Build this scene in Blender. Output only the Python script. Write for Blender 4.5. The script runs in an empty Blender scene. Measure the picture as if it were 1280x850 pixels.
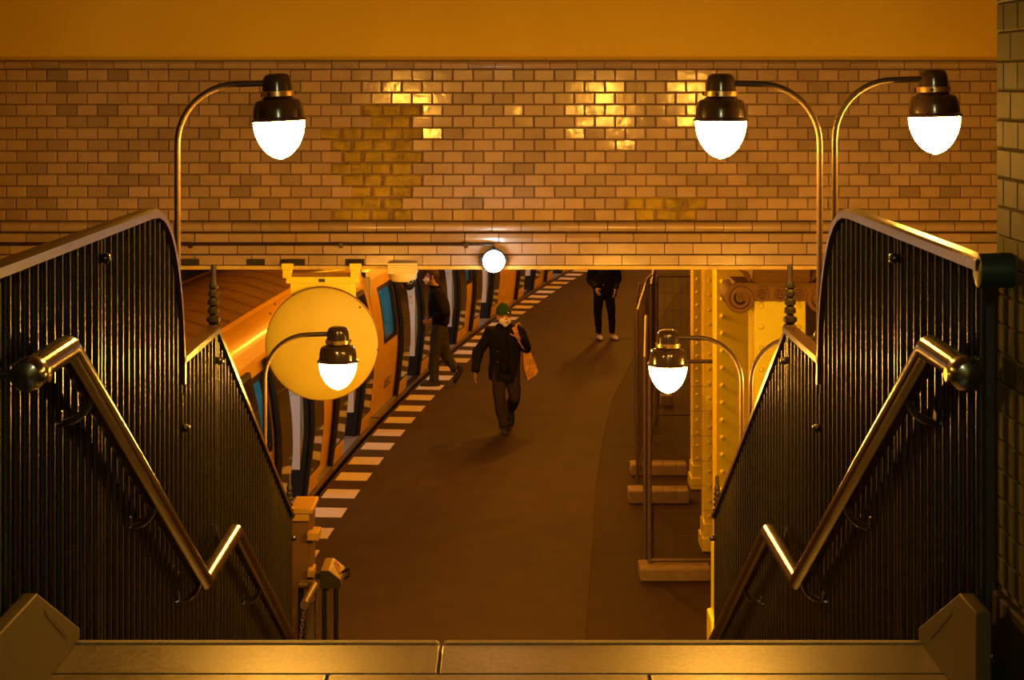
import bpy, bmesh, math, random
from mathutils import Vector, Matrix
random.seed(7)
sc = bpy.context.scene
COL = sc.collection
PI = math.pi

# ------------------------------------------------------------------ camera, world, light, exposure
F = 2270.0                       # focal length in pixels of the 1280 x 850 frame
VX, VY = 634.0, 100.0            # vanishing point of the stair direction
CX, CZ = 0.023, 4.8              # eye position (platform is z = 0, looking along +Y)
cd = bpy.data.cameras.new('camera'); cam = bpy.data.objects.new('camera', cd); COL.objects.link(cam)
cd.sensor_width = 36.0; cd.sensor_fit = 'HORIZONTAL'; cd.lens = F / 1280 * 36.0
cd.shift_x = (640 - VX) / 1280; cd.shift_y = (VY - 425) / 1280
cd.clip_end = 300
cam.location = (CX, 0, CZ); cam.rotation_euler = (PI / 2, 0, 0)
sc.camera = cam
w = bpy.data.worlds.new('world'); sc.world = w; w.use_nodes = True
w.node_tree.nodes['Background'].inputs[0].default_value = (1, .45, .1, 1)
w.node_tree.nodes['Background'].inputs[1].default_value = 0.02
sc.view_settings.view_transform = 'Standard'; sc.view_settings.look = 'None'
sc.view_settings.exposure = 0.0; sc.view_settings.gamma = 1.0
sc.view_settings.use_curve_mapping = False
try:
    sc.cycles.use_denoising = True
    sc.cycles.max_bounces = 6
    sc.cycles.sample_clamp_indirect = 3.0
    sc.cycles.caustics_reflective = False; sc.cycles.caustics_refractive = False
except Exception:
    pass

LAMP_COL = (1.0, .43, .045)
LAMP_L = 330.0
TRAIN_L = 4.0
PLAT_W = 265.0

def at(px, py, Y):               # a pixel's point at depth Y
    return Vector((CX + (px - VX) * Y / F, Y, CZ - (py - VY) * Y / F))

# ------------------------------------------------------------------ materials
MATS = {}
def mat(name, col, rough=.5, metal=0., var=.0, vscale=6., bump=0., bscale=60., dark=None, dscale=2., damt=.0,
        emit=None, estr=0., rnd=0., coat=0., spec=.5, rvar=0., rscale=70.):
    if name in MATS: return MATS[name]
    m = bpy.data.materials.new(name); m.use_nodes = True; nt = m.node_tree; N = nt.nodes; L = nt.links
    b = N['Principled BSDF']
    b.inputs['Roughness'].default_value = rough; b.inputs['Metallic'].default_value = metal
    b.inputs['Specular IOR Level'].default_value = spec
    b.inputs['Coat Weight'].default_value = coat; b.inputs['Coat Roughness'].default_value = .08
    b.inputs['Base Color'].default_value = (*col, 1)
    geo = N.new('ShaderNodeNewGeometry'); pos = geo.outputs['Position']
    cur = None
    if var > 0:
        n = N.new('ShaderNodeTexNoise'); n.inputs['Scale'].default_value = vscale; n.inputs['Detail'].default_value = 6
        L.new(pos, n.inputs['Vector'])
        r = N.new('ShaderNodeMapRange'); r.inputs[1].default_value = .25; r.inputs[2].default_value = .75
        r.inputs[3].default_value = 1 - var; r.inputs[4].default_value = 1 + var
        L.new(n.outputs['Fac'], r.inputs[0])
        mx = N.new('ShaderNodeVectorMath'); mx.operation = 'SCALE'; mx.inputs[0].default_value = col
        L.new(r.outputs[0], mx.inputs['Scale']); cur = mx.outputs[0]
    if rnd > 0:
        oi = N.new('ShaderNodeObjectInfo')
        ad = N.new('ShaderNodeMath'); ad.operation = 'ADD'
        L.new(oi.outputs['Random'], ad.inputs[0]); L.new(geo.outputs['Random Per Island'], ad.inputs[1])
        fr = N.new('ShaderNodeMath'); fr.operation = 'FRACT'; L.new(ad.outputs[0], fr.inputs[0])
        pw = N.new('ShaderNodeMath'); pw.operation = 'POWER'; pw.inputs[1].default_value = 2.2; L.new(fr.outputs[0], pw.inputs[0])
        r = N.new('ShaderNodeMapRange'); r.inputs[3].default_value = 1.08; r.inputs[4].default_value = 1 - rnd
        L.new(pw.outputs[0], r.inputs[0])
        mx = N.new('ShaderNodeVectorMath'); mx.operation = 'SCALE'; mx.inputs[0].default_value = col
        if cur: L.new(cur, mx.inputs[0])
        L.new(r.outputs[0], mx.inputs['Scale']); cur = mx.outputs[0]
    if damt > 0:
        n = N.new('ShaderNodeTexNoise'); n.inputs['Scale'].default_value = dscale; n.inputs['Detail'].default_value = 8
        n.inputs['Roughness'].default_value = .65
        L.new(pos, n.inputs['Vector'])
        r = N.new('ShaderNodeMapRange'); r.inputs[1].default_value = .52; r.inputs[2].default_value = .72
        r.inputs[3].default_value = 0; r.inputs[4].default_value = damt; r.clamp = True
        L.new(n.outputs['Fac'], r.inputs[0])
        mx = N.new('ShaderNodeMix'); mx.data_type = 'RGBA'; mx.inputs[6].default_value = (*col, 1)
        mx.inputs[7].default_value = (*(dark or (0, 0, 0)), 1)
        if cur: L.new(cur, mx.inputs[6])
        L.new(r.outputs[0], mx.inputs[0]); cur = mx.outputs[2]
    if cur: L.new(cur, b.inputs['Base Color'])
    if bump > 0:
        n = N.new('ShaderNodeTexNoise'); n.inputs['Scale'].default_value = bscale; n.inputs['Detail'].default_value = 4
        L.new(pos, n.inputs['Vector'])
        bp = N.new('ShaderNodeBump'); bp.inputs['Strength'].default_value = bump; bp.inputs['Distance'].default_value = .01
        L.new(n.outputs['Fac'], bp.inputs['Height']); L.new(bp.outputs[0], b.inputs['Normal'])
    if rvar > 0:
        n = N.new('ShaderNodeTexNoise'); n.inputs['Scale'].default_value = rscale; n.inputs['Detail'].default_value = 5
        L.new(pos, n.inputs['Vector'])
        r = N.new('ShaderNodeMapRange'); r.inputs[1].default_value = .35; r.inputs[2].default_value = .65
        r.inputs[3].default_value = rough - rvar; r.inputs[4].default_value = rough + rvar
        L.new(n.outputs['Fac'], r.inputs[0]); L.new(r.outputs[0], b.inputs['Roughness'])
    if emit:
        b.inputs['Emission Color'].default_value = (*emit, 1); b.inputs['Emission Strength'].default_value = estr
    MATS[name] = m; return m

def glass_mat(name, tint, refl=.12, rough=.03):
    m = bpy.data.materials.new(name); m.use_nodes = True; N = m.node_tree.nodes; L = m.node_tree.links
    N.remove(N['Principled BSDF'])
    t = N.new('ShaderNodeBsdfTransparent'); t.inputs[0].default_value = (*tint, 1)
    g = N.new('ShaderNodeBsdfGlossy'); g.inputs['Roughness'].default_value = rough
    lw = N.new('ShaderNodeLayerWeight'); lw.inputs[0].default_value = .5
    p = N.new('ShaderNodeMath'); p.operation = 'POWER'; p.inputs[1].default_value = 5.0; L.new(lw.outputs['Facing'], p.inputs[0])
    fr = N.new('ShaderNodeMath'); fr.operation = 'MULTIPLY_ADD'; fr.inputs[1].default_value = .45; fr.inputs[2].default_value = .03; L.new(p.outputs[0], fr.inputs[0])
    mx = N.new('ShaderNodeMixShader'); L.new(fr.outputs[0], mx.inputs[0]); L.new(t.outputs[0], mx.inputs[1]); L.new(g.outputs[0], mx.inputs[2])
    L.new(mx.outputs[0], N['Material Output'].inputs[0]); MATS[name] = m; return m

M_plaster = mat('ochre_plaster', (.68, .46, .03), .85, var=.06, vscale=1.5, bump=.15, bscale=90)
M_tile = mat('glazed_tile', (.40, .28, .19), .12, var=.06, vscale=9, bump=.10, bscale=22, rnd=.34, dark=(.2, .12, .05), dscale=3.0, damt=.35)
M_tile2 = mat('moulding_tile', (.38, .27, .18), .22, var=.08, vscale=9, bump=.08, bscale=22, rnd=.2, dark=(.2, .12, .05), dscale=4, damt=.3)
M_pillar_tile = mat('pillar_tile', (.12, .11, .052), .6, spec=.05, var=.08, vscale=9, bump=.15, bscale=16, rnd=.15)
M_mortar = mat('mortar', (.20, .125, .07), .95, var=.3, vscale=30)
M_brick = mat('bare_brick', (.36, .25, .025), .9, var=.3, vscale=14, bump=.9, bscale=40, dark=(.12, .07, .02), dscale=9, damt=.7)
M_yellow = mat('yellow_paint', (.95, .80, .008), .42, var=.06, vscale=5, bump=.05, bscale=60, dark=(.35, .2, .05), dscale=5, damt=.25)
M_ironcap = mat('cast_iron_brown_paint', (.27, .14, .035), .65, spec=.2, var=.12, vscale=20, bump=.4, bscale=110)
M_fence = mat('dark_green_paint', (.017, .015, .009), .24, spec=.4, var=.25, vscale=14, bump=.12, bscale=60, coat=.25)
M_fence_rail = mat('worn_rail', (.036, .019, .008), .3, metal=.0, spec=.25, var=.25, vscale=25, bump=.2, bscale=120)
M_teal = mat('teal_black_paint', (.014, .026, .021), .45, spec=.3, var=.2, vscale=12)
M_handrail = mat('brown_handrail', (.013, .006, .0027), .17, metal=.0, spec=.35, var=.25, vscale=18, bump=.06, bscale=80)
M_black = mat('black_enamel', (.012, .010, .009), .22, coat=.5)
M_lampcap = mat('brown_black_enamel', (.045, .028, .018), .22, coat=.5, var=.1)
M_brass = mat('brass_ring', (.62, .42, .18), .32, metal=.8, var=.1, vscale=40)
M_pole = mat('pole_grey_paint', (.085, .056, .03), .34, metal=.2, var=.12, vscale=30)
M_globe = mat('opal_glass_lit', (.9, .8, .6), .3, emit=LAMP_COL, estr=LAMP_L)
M_globe_cool = mat('opal_glass_cool', (.9, .9, .9), .3, emit=(.75, .88, 1.0), estr=34.0)
M_stone = mat('granite_slab', (.105, .072, .03),  .35, spec=.75, rvar=.07, rscale=75, var=.4, vscale=90, bump=.06, bscale=170, dark=(.06, .04, .018), dscale=60, damt=.2)
M_stone_dk = mat('granite_skirting', (.055, .040, .018), .6, spec=.2, var=.25, vscale=120, bump=.12, bscale=150)
M_asphalt = mat('platform_asphalt', (.054, .033, .008), .75, spec=.15, var=.16, vscale=2.2, bump=.15, bscale=200, dark=(.036, .021, .005), dscale=.8, damt=.45)
M_concrete = mat('platform_concrete', (.046, .028, .007), .8, spec=.15, var=.25, vscale=3, bump=.2, bscale=120, dark=(.028, .017, .006), dscale=1.5, damt=.6)
M_groove = mat('matte_dark', (.03, .022, .014), .9)  # joint filler; also paints shade in wall holes and capital recesses
M_paint = mat('stripe_paint', (.72, .66, .55), .6, var=.12, vscale=14, dark=(.35, .3, .22), dscale=7, damt=.3)
M_tyellow = mat('train_yellow', (.90, .52, .015), .42, var=.04, vscale=4, coat=.12)
M_troof = mat('train_roof', (.30, .17, .05), .6, var=.15, vscale=5, dark=(.09, .05, .02), dscale=3, damt=.4)
M_tblack = mat('train_black_rubber', (.012, .012, .012), .4)
M_tdark = mat('train_door_glass', (.055, .040, .022), .06, coat=.3)
M_tframe = mat('train_window_frame', (.03, .022, .015), .3)
M_twhite = mat('train_white_lining', (.78, .80, .84), .4)
M_tfloor = mat('train_floor', (.18, .18, .2), .6, var=.1)
M_tsill = mat('train_sill', (.16, .10, .05), .4, metal=.4, var=.2, vscale=10)
M_tlight = mat('train_light', (1, 1, 1), .4, emit=(.72, .88, 1.0), estr=TRAIN_L)
M_screen2 = mat('train_pale_panel', (.62, .66, .70), .4)
M_screen = mat('train_teal_screen', (.12, .45, .55), .4)
M_teal_int = mat('train_teal_bench', (.05, .22, .28), .5)
M_twin = glass_mat('train_window_glass', (.78, .95, 1.0))
M_conc_block = mat('concrete_foot', (.27, .20, .11), .85, var=.2, vscale=10, bump=.4, bscale=60, dark=(.12, .09, .05), dscale=5, damt=.5)
M_galv = mat('galvanised_steel', (.15, .11, .06), .5, metal=.4, var=.2, vscale=20)
M_chain = mat('steel_chain', (.4, .3, .18), .35, metal=.8)
M_grime = mat('grimy_wall', (.10, .07, .035), .85, var=.2, vscale=3)
M_ceiling = mat('ceiling_plaster', (.50, .33, .10), .9, var=.05)
M_camwhite = mat('camera_housing', (.82, .66, .34), .4)
M_disc = mat('mirror_back_paint', (.68, .56, .08), .5, var=.05, vscale=4, dark=(.45, .33, .05), dscale=6, damt=.22)
M_red = mat('red_print', (.55, .12, .06), .5)
M_print = mat('white_print', (.8, .75, .7), .5)
M_ink = mat('ink_black', (.03, .02, .02), .6)
M_skin = mat('skin', (.52, .29, .17), .55, var=.08, vscale=30)
M_navy = mat('navy_cloth', (.012, .013, .018), .85, spec=.12, var=.25, vscale=18, bump=.3, bscale=40)
M_blackcloth = mat('black_cloth', (.010, .009, .009), .85, spec=.12, var=.25, vscale=18, bump=.3, bscale=40)
M_trouser = mat('brown_trousers', (.042, .032, .024), .85, spec=.12, var=.25, vscale=18, bump=.4, bscale=30)
M_jeans = mat('grey_blue_jeans', (.058, .054, .05), .85, spec=.12, var=.25, vscale=22, bump=.4, bscale=30)
M_green = mat('green_knit', (.018, .085, .045), .9, var=.2, vscale=60, bump=.5, bscale=160)
M_mask = mat('white_mask', (.93, .93, .95), .7)
M_hair = mat('brown_hair', (.05, .028, .014), .7, var=.3, vscale=60, bump=.5, bscale=120)
M_shoe_dk = mat('dark_shoe', (.03, .022, .016), .6)
M_shoe_wh = mat('white_shoe', (.78, .72, .66), .5)
M_tote = mat('orange_tote_print', (.72, .42, .08), .7, var=.5, vscale=22, dark=(.25, .08, .03), dscale=16, damt=.8)

# ------------------------------------------------------------------ mesh helpers
class MB:
    def __init__(self): self.v = []; self.f = []
    def add(self, vs, fs):
        o = len(self.v); self.v += [tuple(p) for p in vs]; self.f += [tuple(i + o for i in f) for f in fs]; return self
    def box(self, x0, x1, y0, y1, z0, z1):
        vs = [(x, y, z) for x in (x0, x1) for y in (y0, y1) for z in (z0, z1)]
        return self.add(vs, [(0, 1, 3, 2), (4, 6, 7, 5), (0, 4, 5, 1), (2, 3, 7, 6), (0, 2, 6, 4), (1, 5, 7, 3)])
    def prism(self, poly, axis, a0, a1):
        """poly of 2-D points extruded along axis ('x': poly is (y,z), 'y': (x,z), 'z': (x,y))"""
        def mk(p, a):
            return {'x': (a, p[0], p[1]), 'y': (p[0], a, p[1]), 'z': (p[0], p[1], a)}[axis]
        n = len(poly); vs = [mk(p, a0) for p in poly] + [mk(p, a1) for p in poly]
        fs = [tuple(range(n))[::-1], tuple(range(n, 2 * n))] + [(i, (i + 1) % n, n + (i + 1) % n, n + i) for i in range(n)]
        return self.add(vs, fs)
    def tube(self, pts, r, n=8, cap=True):
        pts = [Vector(p) for p in pts]; rs = r if isinstance(r, (list, tuple)) else [r] * len(pts)
        rings = []; up = None
        for i, p in enumerate(pts):
            if i == 0: t = (pts[1] - p)
            elif i == len(pts) - 1: t = (p - pts[i - 1])
            else: t = (pts[i + 1] - p).normalized() + (p - pts[i - 1]).normalized()
            t = t.normalized() if t.length > 1e-9 else Vector((0, 0, 1))
            if up is None:
                up = Vector((0, 0, 1)) if abs(t.z) < .9 else Vector((1, 0, 0))
            u = (up - t * up.dot(t)).normalized(); v = t.cross(u); up = u
            k = 1.0
            if 0 < i < len(pts) - 1:
                c = (pts[i + 1] - p).normalized().dot((p - pts[i - 1]).normalized())
                k = 1 / max(.5, math.sqrt((1 + c) / 2))
            rings.append([p + (u * math.cos(a) + v * math.sin(a)) * rs[i] * (k if k < 1.05 else 1 + (k - 1) * .6) for a in [2 * PI * j / n for j in range(n)]])
        vs = [q for R in rings for q in R]; fs = []
        for i in range(len(rings) - 1):
            for j in range(n):
                fs.append((i * n + j, i * n + (j + 1) % n, (i + 1) * n + (j + 1) % n, (i + 1) * n + j))
        if cap: fs += [tuple(range(n))[::-1], tuple(range((len(rings) - 1) * n, len(rings) * n))]
        return self.add(vs, fs)
    def lathe(self, prof, n=16, c=(0, 0, 0), axis='z'):
        """prof [(r,z)...] turned about the axis through c"""
        vs = []; fs = []; c = Vector(c)
        for r, z in prof:
            for j in range(n):
                a = 2 * PI * j / n; x, y = r * math.cos(a), r * math.sin(a)
                p = {'z': (x, y, z), 'y': (x, z, y), 'x': (z, x, y)}[axis]
                vs.append(c + Vector(p))
        m = len(prof)
        for i in range(m - 1):
            for j in range(n): fs.append((i * n + j, i * n + (j + 1) % n, (i + 1) * n + (j + 1) % n, (i + 1) * n + j))
        fs += [tuple(range(n))[::-1], tuple(range((m - 1) * n, m * n))]
        return self.add(vs, fs)
    def ellipsoid(self, c, rx, ry, rz, n=14, m=8):
        c = Vector(c); vs = []; fs = []
        for i in range(1, m):
            th = PI * i / m
            for j in range(n):
                a = 2 * PI * j / n
                vs.append(c + Vector((rx * math.sin(th) * math.cos(a), ry * math.sin(th) * math.sin(a), rz * math.cos(th))))
        vs += [c + Vector((0, 0, rz)), c - Vector((0, 0, rz))]; t = (m - 1) * n
        for i in range(m - 2):
            for j in range(n): fs.append((i * n + j, (i + 1) * n + j, (i + 1) * n + (j + 1) % n, i * n + (j + 1) % n))
        for j in range(n):
            fs.append((t, j, (j + 1) % n)); fs.append((t + 1, (m - 2) * n + (j + 1) % n, (m - 2) * n + j))
        return self.add(vs, fs)
    def loft(self, rings, n=16):
        """rings [(center, rx, ry)] in horizontal planes"""
        vs = []; fs = []
        for c, rx, ry in rings:
            c = Vector(c)
            for j in range(n):
                a = 2 * PI * j / n; vs.append(c + Vector((rx * math.cos(a), ry * math.sin(a), 0)))
        m = len(rings)
        for i in range(m - 1):
            for j in range(n): fs.append((i * n + j, i * n + (j + 1) % n, (i + 1) * n + (j + 1) % n, (i + 1) * n + j))
        fs += [tuple(range(n))[::-1], tuple(range((m - 1) * n, m * n))]
        return self.add(vs, fs)
    def mesh(self, name, material=None, smooth=None):
        me = bpy.data.meshes.new(name); me.from_pydata(self.v, [], self.f)
        bm = bmesh.new(); bm.from_mesh(me); bmesh.ops.recalc_face_normals(bm, faces=bm.faces)
        if smooth is not None:
            for f in bm.faces: f.smooth = True
            for e in bm.edges:
                if len(e.link_faces) == 2 and e.calc_face_angle(0) > smooth: e.smooth = False
        bm.to_mesh(me); bm.free()
        if material: me.materials.append(material)
        return me
    def build(self, name, material, parent=None, smooth=.7, bevel=0):
        me = self.mesh(name, material, smooth)
        o = bpy.data.objects.new(name, me); COL.objects.link(o)
        if parent: o.parent = parent
        if bevel:
            b = o.modifiers.new('b', 'BEVEL'); b.width = bevel; b.segments = 2; b.limit_method = 'ANGLE'; b.angle_limit = .6
        return o
def tag(o, label=None, cat=None, group=None, kind=None):
    if label: o['label'] = label
    if cat: o['category'] = cat
    if group: o['group'] = group
    if kind: o['kind'] = kind
    return o
def empty(name, loc=(0, 0, 0), **k):
    o = bpy.data.objects.new(name, None); o.empty_display_size = .1; COL.objects.link(o); o.location = loc
    return tag(o, **k)
def link(name, me, parent, loc=(0, 0, 0), rot=(0, 0, 0), scale=None):
    o = bpy.data.objects.new(name, me); COL.objects.link(o); o.parent = parent; o.location = loc; o.rotation_euler = rot
    if scale: o.scale = scale
    return o
def box(name, m, parent, x0, x1, y0, y1, z0, z1, bevel=0):
    return MB().box(x0, x1, y0, y1, z0, z1).build(name, m, parent, bevel=bevel)
def tile_mesh(name, w, h, d, m, b=.006):
    """one tile centred on its face, face towards -Y, with a soft edge"""
    x, z = w / 2, h / 2
    mb = MB()
    vs = [(-x, 0.008, -z), (x, 0.008, -z), (x, 0.008, z), (-x, 0.008, z), (-x, d, -z), (x, d, -z), (x, d, z), (-x, d, z),
          (-x + b, 0, -z + b), (x - b, 0, -z + b), (x - b, 0, z - b), (-x + b, 0, z - b)]
    mb.add(vs, [(8, 9, 10, 11), (0, 1, 9, 8), (1, 2, 10, 9), (2, 3, 11, 10), (3, 0, 8, 11), (0, 4, 5, 1), (1, 5, 6, 2), (2, 6, 7, 3), (3, 7, 4, 0)])
    return mb.mesh(name, m, None)

# ------------------------------------------------------------------ the platform and train line in plan
def TX(Y): s = Y - 18.5; return -1.89 + .0608 * s + .00312 * s * s
def TP(Y, lat, z):
    """point at lateral distance lat (positive towards the platform) from the inner end of the stripes"""
    d = .0608 + .00624 * (Y - 18.5); L = math.sqrt(1 + d * d)
    return (TX(Y) + lat / L, Y - lat * d / L, z)
def joint_x(Y):
    P = [(8, .45), (15.6, .70), (18.5, .89), (21.3, 1.06), (24.4, 1.32), (27.2, 1.60), (31.6, 2.25), (40, 3.7), (62, 8.2)]
    for (a, b), (c, d) in zip(P, P[1:]):
        if Y <= c: return b + (d - b) * (Y - a) / (c - a)
    return P[-1][1]
Y0F, Y1F = 8.0, 60.0
ys = [Y0F + i * (Y1F - Y0F) / 104 for i in range(105)]
def slab(name, left, right, z0, z1, m, **k):
    mb = MB(); vs = []; fs = []
    for y in ys:
        a, b = left(y), right(y)
        vs += [(*a, z1), (*b, z1), (*b, z0), (*a, z0)]
    for i in range(len(ys) - 1):
        for j in range(4): fs.append((4 * i + j, 4 * i + (j + 1) % 4, 4 * i + 4 + (j + 1) % 4, 4 * i + 4 + j))
    fs += [(0, 3, 2, 1), tuple(4 * (len(ys) - 1) + j for j in range(4))]
    mb.add(vs, fs); o = mb.build(name, m, None); tag(o, **k); return o
floor = slab('floor', lambda y: TP(y, -.43, 0)[:2], lambda y: (joint_x(y) - .005, y), -.9, 0, M_asphalt, kind='structure')
f2 = slab('floor_concrete', lambda y: (joint_x(y) + .005, y), lambda y: (11, y), -.9, -.002, M_concrete, kind='structure')
slab('trim_1', lambda y: (joint_x(y) - .02, y), lambda y: (joint_x(y) + .02, y), -.3, -.008, M_groove, kind='structure')
for k in range(-3, 34):
    yc = 18.53 + .911 * k; yb = yc - .44
    mb = MB(); vs = []
    for z in (0.004, -.05):
        for y in (yb, yc):
            vs += [TP(y, -.385, z), TP(y, 0, z)]
    mb.add(vs, [(0, 1, 3, 2), (4, 6, 7, 5), (0, 4, 5, 1), (2, 3, 7, 6), (0, 2, 6, 4), (1, 5, 7, 3)])
    mb.build('platform_stripe', M_paint, floor, None)
box('floor_trackbed', M_grime, None, -9, 12, 8, 62, -1.1, -.92)['kind'] = 'structure'
# the unseen rest of the hall
for nm, a in (('wall_far', (-9, 14, 60, 60.3, -1, 4)), ('wall_left', (-6.3, -6, 4.4, 60, -1, 6.8)), ('wall_right', (11, 11.3, 4.4, 60, -1, 6.8))):
    box(nm, M_grime, None, *a)['kind'] = 'structure'
box('ceiling', M_ceiling, None, -6.3, 11.3, -3, 12.3, 6.6, 6.8)['kind'] = 'structure'
box('ceiling_platform', M_ceiling, None, -6, 11, 12.3, 60, 3.95, 4.1)['kind'] = 'structure'
box('floor_track_hall', M_grime, None, -6, 11, 4.4, 8, -1.1, -.02)['kind'] = 'structure'
box('wall_camera_side', M_plaster, None, -1.6, 1.6, -3.2, -3, 3.2, 6.6)['kind'] = 'structure'

# ------------------------------------------------------------------ back wall: glazed tiles over the platform opening
WY = 11.8
SW = F / WY
def wz(py): return CZ - (py - VY) / SW
def wx(px): return CX + (px - VX) / SW
wall = box('wall_back', M_mortar, None, -6, 11, WY + .022, WY + .5, wz(332), 4.93); wall['kind'] = 'structure'
box('wall_back_plaster', M_plaster, None, -6, 11, WY + .015, WY + .5, 4.93, 6.6)['kind'] = 'structure'
rows = 13; zt = wz(86.6); zb = wz(276.2); ph = (zt - zb) / rows; pw = 25.4 / SW
T1 = tile_mesh('tile', pw - .0035, ph - .0035, .03, M_tile)
BR = tile_mesh('exposed_brick', pw - .004, ph - .004, .03, M_brick, .012)
miss = {3: (466, 518), 4: (455, 505), 5: (416, 518), 6: (428, 505), 7: (441, 518), 8: (428, 505), 9: (441, 518), 10: (431, 505), 11: (418.5, 494), 12: (406, 506)}
miss2 = {11: (794, 893), 12: (807, 881)}
cand = []
for r in range(rows):
    z = zt - (r + .5) * ph; off = (r % 2) * .5 + random.uniform(-.03, .03)
    for c in range(-27, 28):
        x = (c + off) * pw; px = VX + (x - CX) * SW
        rx, rz = random.gauss(0, .006), random.gauss(0, .006)
        if random.random() < .12: rx += random.gauss(0, .022); rz += random.gauss(0, .02)
        gone = any(r in d and d[r][0] - 3 < px < d[r][1] + 1 for d in (miss, miss2))
        cand.append((abs(px - 640), gone, (x, WY, z), (rx, 0, rz)))
cand.sort(key=lambda t: t[0])
n = 0; rest = MB()
for _, gone, p, rot in cand:
    if gone:
        link('exposed_brick', BR, wall, (p[0] + random.uniform(-.01, .01), WY + random.uniform(.006, .014), p[2]), (random.gauss(0, .05), random.gauss(0, .03), random.gauss(0, .03)), (random.uniform(.8, 1.02), 1, random.uniform(.86, 1.0)))
        continue
    if n < 300:
        link('tile', T1, wall, p, rot); n += 1
    else:
        Mx = Matrix.Translation(p) @ Matrix.Rotation(rot[2], 4, 'Z') @ Matrix.Rotation(rot[0], 4, 'X')
        rest.add([Mx @ v.co for v in T1.vertices], [tuple(f.vertices) for f in T1.polygons])
rest.build('outer_tiles', M_tile, wall, None)['kind'] = 'stuff'
def course(name, y0, y1, prof, wpx, offs):
    """a row of profiled tiles; prof = [(t from top 0..1, protrusion)]"""
    z0, z1 = wz(y0), wz(y1); wd = wpx / SW
    poly = [(-p, z0 + (z1 - z0) * t) for t, p in prof] + [(.03, z1), (.03, z0)]
    me = MB().prism(poly, 'x', -wd / 2 + .0025, wd / 2 - .0025).mesh(name, M_tile2, .6)
    k = int(3.7 / wd)
    for i in range(-k, k + 1):
        link(name, me, wall, ((i + offs) * wd, WY, 0), (0, 0, random.gauss(0, .006)))
arc = [(.02, .0)] + [(.5 - .48 * math.cos(a), .005 + .045 * math.sin(a)) for a in [PI * i / 8 for i in range(9)]] + [(.98, .02)]
course('border_tile', 76, 86.2, [(.02, .0), (.1, .025), (.35, .034), (.7, .026), (.98, .004)], 34, .2)
course('moulding_tile', 276.6, 290, arc, 36, .1)
course('moulding_tile', 290.2, 303, [(.02, .02), (.12, .05), (.5, .057), (.9, .046), (.98, .03)], 42, .35)
course('lintel_tile', 303.3, 317.6, [(.03, .024), (.06, .03), (.94, .03), (.97, .024)], 35.5, .15)
course('lintel_tile', 318, 331.5, [(.03, .024), (.06, .03), (.94, .03), (.97, .024)], 35.5, .65)
# painted steel angle under the tiles
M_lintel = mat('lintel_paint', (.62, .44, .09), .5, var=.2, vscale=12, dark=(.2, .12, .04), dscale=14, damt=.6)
lin = tag(empty('steel_lintel', (0, WY, wz(335)), ), 'yellow painted steel lintel edge under the tiled wall', 'beam')
def put(o, par):
    """parent o, built in world space, to an empty or to a part that was itself built in world space"""
    o.parent = par
    o.matrix_parent_inverse = Matrix.Translation(par.location).inverted() if par.type == 'EMPTY' else Matrix(); return o
def child(mb, name, m, par, **k):
    """build world-space geometry and parent it to an empty that sits elsewhere"""
    o = mb.build(name, m, None, **k); o.parent = par
    o.matrix_parent_inverse = Matrix.Translation(par.location).inverted(); return o
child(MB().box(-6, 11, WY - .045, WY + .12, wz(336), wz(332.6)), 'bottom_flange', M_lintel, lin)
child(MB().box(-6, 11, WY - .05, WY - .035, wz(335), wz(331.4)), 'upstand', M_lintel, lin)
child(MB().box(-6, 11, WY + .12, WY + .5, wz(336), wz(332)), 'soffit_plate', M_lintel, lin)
for x0, x1 in ((223, 250), (309, 332), (352, 382), (432, 456)):
    box('anchor_hole_shade', M_groove, wall, wx(x0), wx(x1), WY - .034, WY, wz(330.8), wz(323))  # proud dark box: the shade inside an anchor hole, put in as colour

# conduit with its clips, wall lamp
con = tag(empty('conduit_pipe', (wx(617), WY - .05, wz(303))), 'thin dark conduit running along the tiled wall to the white globe', 'pipe')
zc = wz(304.5); yc = WY - .065
child(MB().tube([(-4, yc, zc), (wx(613), yc, zc), (wx(616), yc, zc - .006), (wx(617.5), yc, zc - .02), (wx(617.5), yc, wz(312))], .008, 8), 'pipe', M_fence_rail, con)
for px in (240, 427, 583): child(MB().box(wx(px) - .012, wx(px) + .012, yc - .012, WY - .03, zc - .022, zc + .01), 'clip', M_fence_rail, con)
wl = tag(empty('wall_lamp', (wx(617.5), WY - .09, wz(324))), 'small round white globe lamp below the tiled wall, end of conduit', 'lamp')
child(MB().lathe([(.05, .05), (.078, .045), (.08, .0), (.07, -.005)], 24, (wx(617.5), WY - .09, wz(324)), 'y'), 'backplate', M_black, wl)
g = child(MB().ellipsoid((wx(617.5), WY - .12, wz(324.5)), .071, .05, .071, 24, 12), 'globe', M_globe_cool, wl)
for s in (-1, 1): child(MB().box(wx(617.5) + s * .085 - .012, wx(617.5) + s * .085 + .012, WY - .1, WY - .03, wz(324), wz(320)), 'lug', M_black, wl)

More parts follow.
